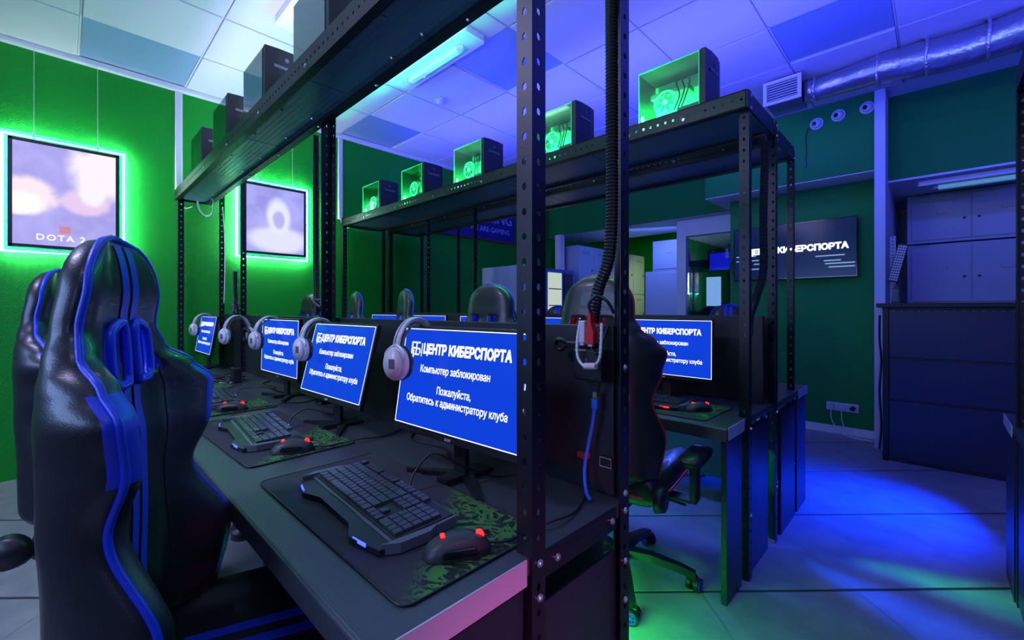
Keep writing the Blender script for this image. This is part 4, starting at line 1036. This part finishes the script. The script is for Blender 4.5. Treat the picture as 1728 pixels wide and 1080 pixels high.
locker_unit('white cabinet past the opening, standing on the floor beside the door frame', -3.47, 0, -2.78, 1.87, 6.75, 1, 'white cabinets past the opening', False)
locker_unit('smaller white cabinet on top of another beside the door frame', -3.34, 1.872, -2.78, 2.36, 6.75, 1, 'white cabinets past the opening', False)
dr = thing('door_frame', 'white door frame around the dark glass pane', 'door frame', (-2.55, 6.02, 0))
obj('jamb', B().box((-.07, 0, 0), (.06, .12, 2.495), .004).me('jamb', M_whitep), dr)
obj('header', B().box((.06, 0, 2.26), (.82, .12, 2.495), .004).me('header', M_whitep), dr)
gd = slab('window_1', (-2.488, 6.06, .0), (-1.735, 6.072, 2.258), glassy('door_glass', (.75, .85, .9), .84, .02, (.7, .8, 1)), kind='structure')
ck = thing('drink_cooler', 'dark drinks cooler with small lit window behind the glass', 'cooler', (-2.46, 6.6, 0))
obj('body', B().box((0, 0, 0), (.55, .5, 1.80), .01).me('body', M_gloss), ck)
obj('window', B().box((.04, -.012, 1.30), (.24, 0, 1.72)).me('window', mat('cooler_light', (.1, .1, .1), .2, emit=(.35, .55, 1), estr=1.2)), ck)
obj('handle', B().cyl((.46, -.03, 1.0), (.46, -.03, 1.7), .014).me('handle', M_alu), ck)
ps = thing('notice_board', 'grey printed notice panel with red strip behind the glass', 'notice', (-1.86, 6.4, .9))
obj('board', B().box((-.0, 0, 0), (.36, .02, .92)).me('board', mat('notice_grey', (.16, .16, .20), .6)), ps)
for k in range(7): obj('printed_line', B().box((.03, -.002, .12+.05*k), (.15+.16*random.random(), 0, .135+.05*k)).me('printed_line', M_lock), ps)
obj('printed_shape', B().prism([(.06, .6), (.3, .5), (.33, .85), (.2, .8)], 'y', -.002, 0).me('printed_shape', M_lock), ps)
obj('red_strip', B().box((0, -.003, 0), (.36, 0, .03)).me('red_strip', M_redl), ps)
obj('stand', B().box((.05, .022, -.9), (.10, .06, .5)).box((.26, .022, -.9), (.31, .06, .5)).me('stand', M_black), ps)
for i, x in enumerate((-2.42, -1.92)):
    t = thing('computer_case', 'computer case glowing blue behind the glass, %s' % ('on top of the cooler' if i == 0 else 'above the notice panel'), 'computer', (x, 6.66, 1.802))
    obj('case', B().box((0, 0, 0), (.36, .3, .30), .005).me('case', M_gloss), t)
    obj('lit_side', B().box((.02, -.004, .02), (.30, 0, .27)).me('lit_side', mat('blue_glow', (0, 0, 0), .2, emit=(.01, .015, .8), estr=.9)), t)
sh_ = thing('wall_shelf', 'dark shelf behind the glass carrying the glowing case', 'shelf', (-1.93, 6.6, 1.77))
obj('board', B().box((-.0, 0, 0), (.5, .45, .03)).me('board', M_black), sh_)
obj('bracket', B().box((.02, .4, -.2), (.05, .45, 0)).me('bracket', M_black), sh_)

# ------------------------------------------------------------------ conduits, cables and adapters
def conduit(label, pts, r, parent_cat='conduit'):
    P_ = bez(pts, 60); rr = []; dist = 0; out = []
    L = [0]
    for i in range(1, len(P_)): L.append(L[-1]+(P_[i]-P_[i-1]).length)
    n = int(L[-1]/.0045); j = 0
    for k in range(n+1):
        s = L[-1]*k/n
        while j < len(L)-2 and L[j+1] < s: j += 1
        f = (s-L[j])/max(1e-6, L[j+1]-L[j]); out.append(P_[j].lerp(P_[j+1], f)); rr.append(r if k % 2 else r*.84)
    return obj('cable_conduit', B().tube(out, rr, 14).me('cable_conduit', M_blackp), label=label, cat=parent_cat)
conduit('black corrugated conduit running down the back post of the near rack', [(-.605, 1.00, 2.9), (-.607, .995, 2.3), (-.605, .995, 1.75), (-.608, .993, 1.42), (-.640, .985, 1.30), (-.655, .985, 1.215)], .017)
conduit('black corrugated conduit on the end post of the middle rack', [(-.70, 2.50, 2.14), (-.635, 2.48, 2.12), (-.622, 2.47, 2.02), (-.628, 2.47, 1.7), (-.625, 2.46, 1.45), (-.65, 2.42, 1.30), (-.66, 2.36, 1.21), (-.66, 2.35, 1.12)], .02)
conduit('black corrugated conduit on the wide post in the middle of the near rack', [(-2.41, .958, 2.19), (-2.413, .958, 1.8), (-2.41, .958, 1.3), (-2.415, .958, 1.22)], .017)
conduit('black corrugated conduit on the post near the wall end of the near rack', [(-4.0, .955, 1.55), (-3.995, .955, 1.4), (-3.97, .955, 1.28), (-3.92, .95, 1.21)], .017)
ad = thing('power_adapter', 'black power adapter hung on the partition by the end post', 'adapter', (-.665, .985, 1.10))
obj('body', B().box((-.045, -.018, -.04), (.045, .018, .045), .006).me('body', M_blackp), ad)
obj('plug_head', B().box((-.075, -.01, .046), (.02, .012, .062), .004).me('plug_head', M_blackp), ad)
obj('cord_knot', B().tube(bez([(-.07, 0, .055), (-.10, -.01, .065), (-.115, 0, .05), (-.10, .0, .035), (-.08, .0, .05)], 6), .006, 8).me('cord_knot', M_blackp, True), ad)
obj('print', text_me('12V', .008, M_lock), ad, (.0, -.0185, .015), (rad(90), rad(-90), 0))
rp = thing('red_plug', 'red plug hanging beside the conduit on the end post', 'plug', (-.642, .955, 1.19))
obj('shell', B().prism([(-.012, -.03), (.012, -.03), (.013, 0), (.005, .025), (.004, .05), (-.004, .05), (-.005, .025), (-.013, 0)], 'y', -.010, .010).me('shell', M_red), rp)
obj('contact', B().box((-.006, -.006, -.036), (.006, .006, -.03)).me('contact', M_alu), rp)
gp = thing('grey_plug', 'pale grey plug hanging beside the red one', 'plug', (-.668, .955, 1.19))
obj('shell', B().box((-.010, -.008, -.028), (.010, .008, .030), .003).me('shell', M_lock), gp)
obj('contact', B().box((-.006, -.006, -.034), (.006, .006, -.028)).me('contact', M_alu), gp)
wc = thing('braided_cable', 'pale braided cable looped at the end post with a cylindrical ferrite', 'cable')
loop = [(-.672, .950, 1.22), (-.679, .946, 1.17), (-.676, .944, 1.125), (-.655, .942, 1.103), (-.63, .942, 1.103), (-.610, .944, 1.125), (-.606, .946, 1.17), (-.607, .950, 1.215)]
obj('braid', B().tube(bez(loop, 8), [.0042 if k % 2 else .0034 for k in range(57)], 8).me('braid', M_whitep), wc)
obj('ferrite', B().cyl((-.652, .942, 1.103), (-.618, .942, 1.106), .0085, n=16).me('ferrite', mat('pale_pink_plastic', (.65, .5, .55), .4)), wc)
cable('black_cord', [(-.642, .955, 1.24), (-.645, .95, 1.265), (-.625, .955, 1.285), (-.60, .965, 1.27), (-.59, .98, 1.24)], .004, M_blackp, 'black cord arching from the red plug to the end post')
cable('black_cord', [(-.655, .968, 1.16), (-.632, .962, 1.135), (-.615, .962, 1.16), (-.60, .97, 1.21)], .004, M_blackp, 'black cord sagging below the red plug')
cable('thin_cord', [(-.64, .975, 1.10), (-.636, .985, 1.06), (-.645, .99, 1.03), (-.65, .985, 1.01)], .0035, M_blackp, 'thin cord hanging below the power adapter')
us = thing('usb_cable', 'blue cable with a metal plug hanging down the partition', 'cable')
obj('plug', B().box((-.657, .984, 1.012), (-.645, .990, 1.03), .001).me('plug', mat('brass', (.7, .6, .3), .3, .8)), us)
obj('boot', B().box((-.660, .981, .985), (-.642, .993, 1.012), .003).me('boot', M_bcab), us)
obj('cord', B().tube(bez([(-.651, .987, .99), (-.660, .988, .94), (-.672, .985, .88), (-.676, .975, .82), (-.66, .96, .77), (-.64, .95, .757)], 8), .0055, 8).me('cord', M_bcab, True), us)
ol = thing('red_connector', 'small red connector on the partition low by the end post', 'connector', (-.70, 1.012, .845))
obj('body', B().box((-.02, -.012, -.008), (.015, .006, .008), .003).me('body', M_red), ol)
obj('lead', B().tube([(.0, -.004, -.006), (.003, -.006, -.04), (.0, -.006, -.085)], .003, 6).me('lead', M_redl, True), ol)
fp = thing('face_plate', 'small dark outlet plate low on the partition by the end post', 'socket', (-.635, 1.018, .84))
obj('plate', B().box((-.02, -.006, -.015), (.02, 0, .015), .001).me('plate', M_blackp), fp)
obj('rim', B().tube([(-.017, -.0065, -.012), (.017, -.0065, -.012), (.017, -.0065, .012), (-.017, -.0065, .012)], .0012, 4, True).me('rim', M_alu), fp)
rq = thing('red_plug', 'red plug hanging at the end post of the middle rack', 'plug', (-.655, 2.30, 1.14))
obj('shell', B().box((-.012, -.012, -.045), (.012, .012, .04), .004).me('shell', M_red), rq)
obj('lead', B().tube(bez([(0, 0, .04), (.0, .03, .07), (.0, .06, .06)], 5), .004, 6).me('lead', M_blackp, True), rq)
# cables on the near desk
for i, (x, dy, w_) in enumerate(stations[:3]):
    k = x-.02
    cable('keyboard_cable', [(k+.012, .655+dy, .770), (k+.0, .68+dy, .80), (k+.02, .73+dy, .845-.02*i), (k+.07, .80+dy, .80), (k+.10, .90+dy, .754), (k+.15, 1.0, .753)], .0032, M_blackp, 'black keyboard cable looping up behind the keyboard %s' % w_, group='keyboard cables')
    cable('mouse_cable', [(x+.345, .618+dy, .765), (x+.37, .66+dy, .762), (x+.36, .72+dy, .758), (x+.385, .78+dy, .765), (x+.38, .88+dy, .754), (x+.33, 1.0, .754)], .0028, M_blackp, 'black mouse cable running back from the mouse %s' % w_, group='mouse cables')
    cable('power_cable', [(x+.02, .93, .754), (x-.12, .90, .754), (x-.25, .95, .754), (x-.42, .93, .754), (x-.5, 1.0, .754)], .0035, M_blackp, 'black power cable lying along the partition behind the monitor %s' % w_, group='power cables')
for i, (x, y, lb) in enumerate(((-4.0, .97, 'tangle of dark wires at the post near the wall end of the near rack'), (-2.37, .97, 'tangle of dark wires at the wide middle post of the near rack'))):
    t = thing('wire_tangle', lb, 'wires', (x, y, 1.215))
    for k in range(6):
        pts = [(random.uniform(-.07, .07), random.uniform(-.03, .02), random.uniform(0.0, .09)) for _ in range(5)]
        obj('wire', B().tube(bez(pts, 8), .0045, 6).me('wire', M_blackp if k % 3 else M_grey, True), t)
t = thing('lead_bundle', 'loose leads with a small adapter on the near desk where no monitor stands', 'leads', (-3.55, .80, .7505))
for k in range(5):
    obj('lead', B().tube(bez([(random.uniform(-.15, .15), random.uniform(-.1, .12), .004+.01*k) for _ in range(5)], 8), .0045, 6).me('lead', M_whitep if k < 2 else M_blackp, True), t)
obj('adapter', B().box((.08, .0, 0), (.16, .05, .10), .005).me('adapter', M_blackp), t)
cable('white_wire', [(-4.40, .78, 2.15), (-4.42, .80, 2.08), (-4.38, .84, 2.03), (-4.28, .86, 2.05), (-4.25, .86, 2.13), (-4.26, .85, 2.155)], .006, M_whitep, 'white wire looped beneath the near shelf at its wall end')
cable('white_wire', [(-4.50, .98, 2.15), (-4.46, .985, 1.9), (-4.47, .99, 1.6), (-4.48, .985, 1.3)], .004, M_whitep, 'white wire hanging down the back post at the wall end of the near rack')
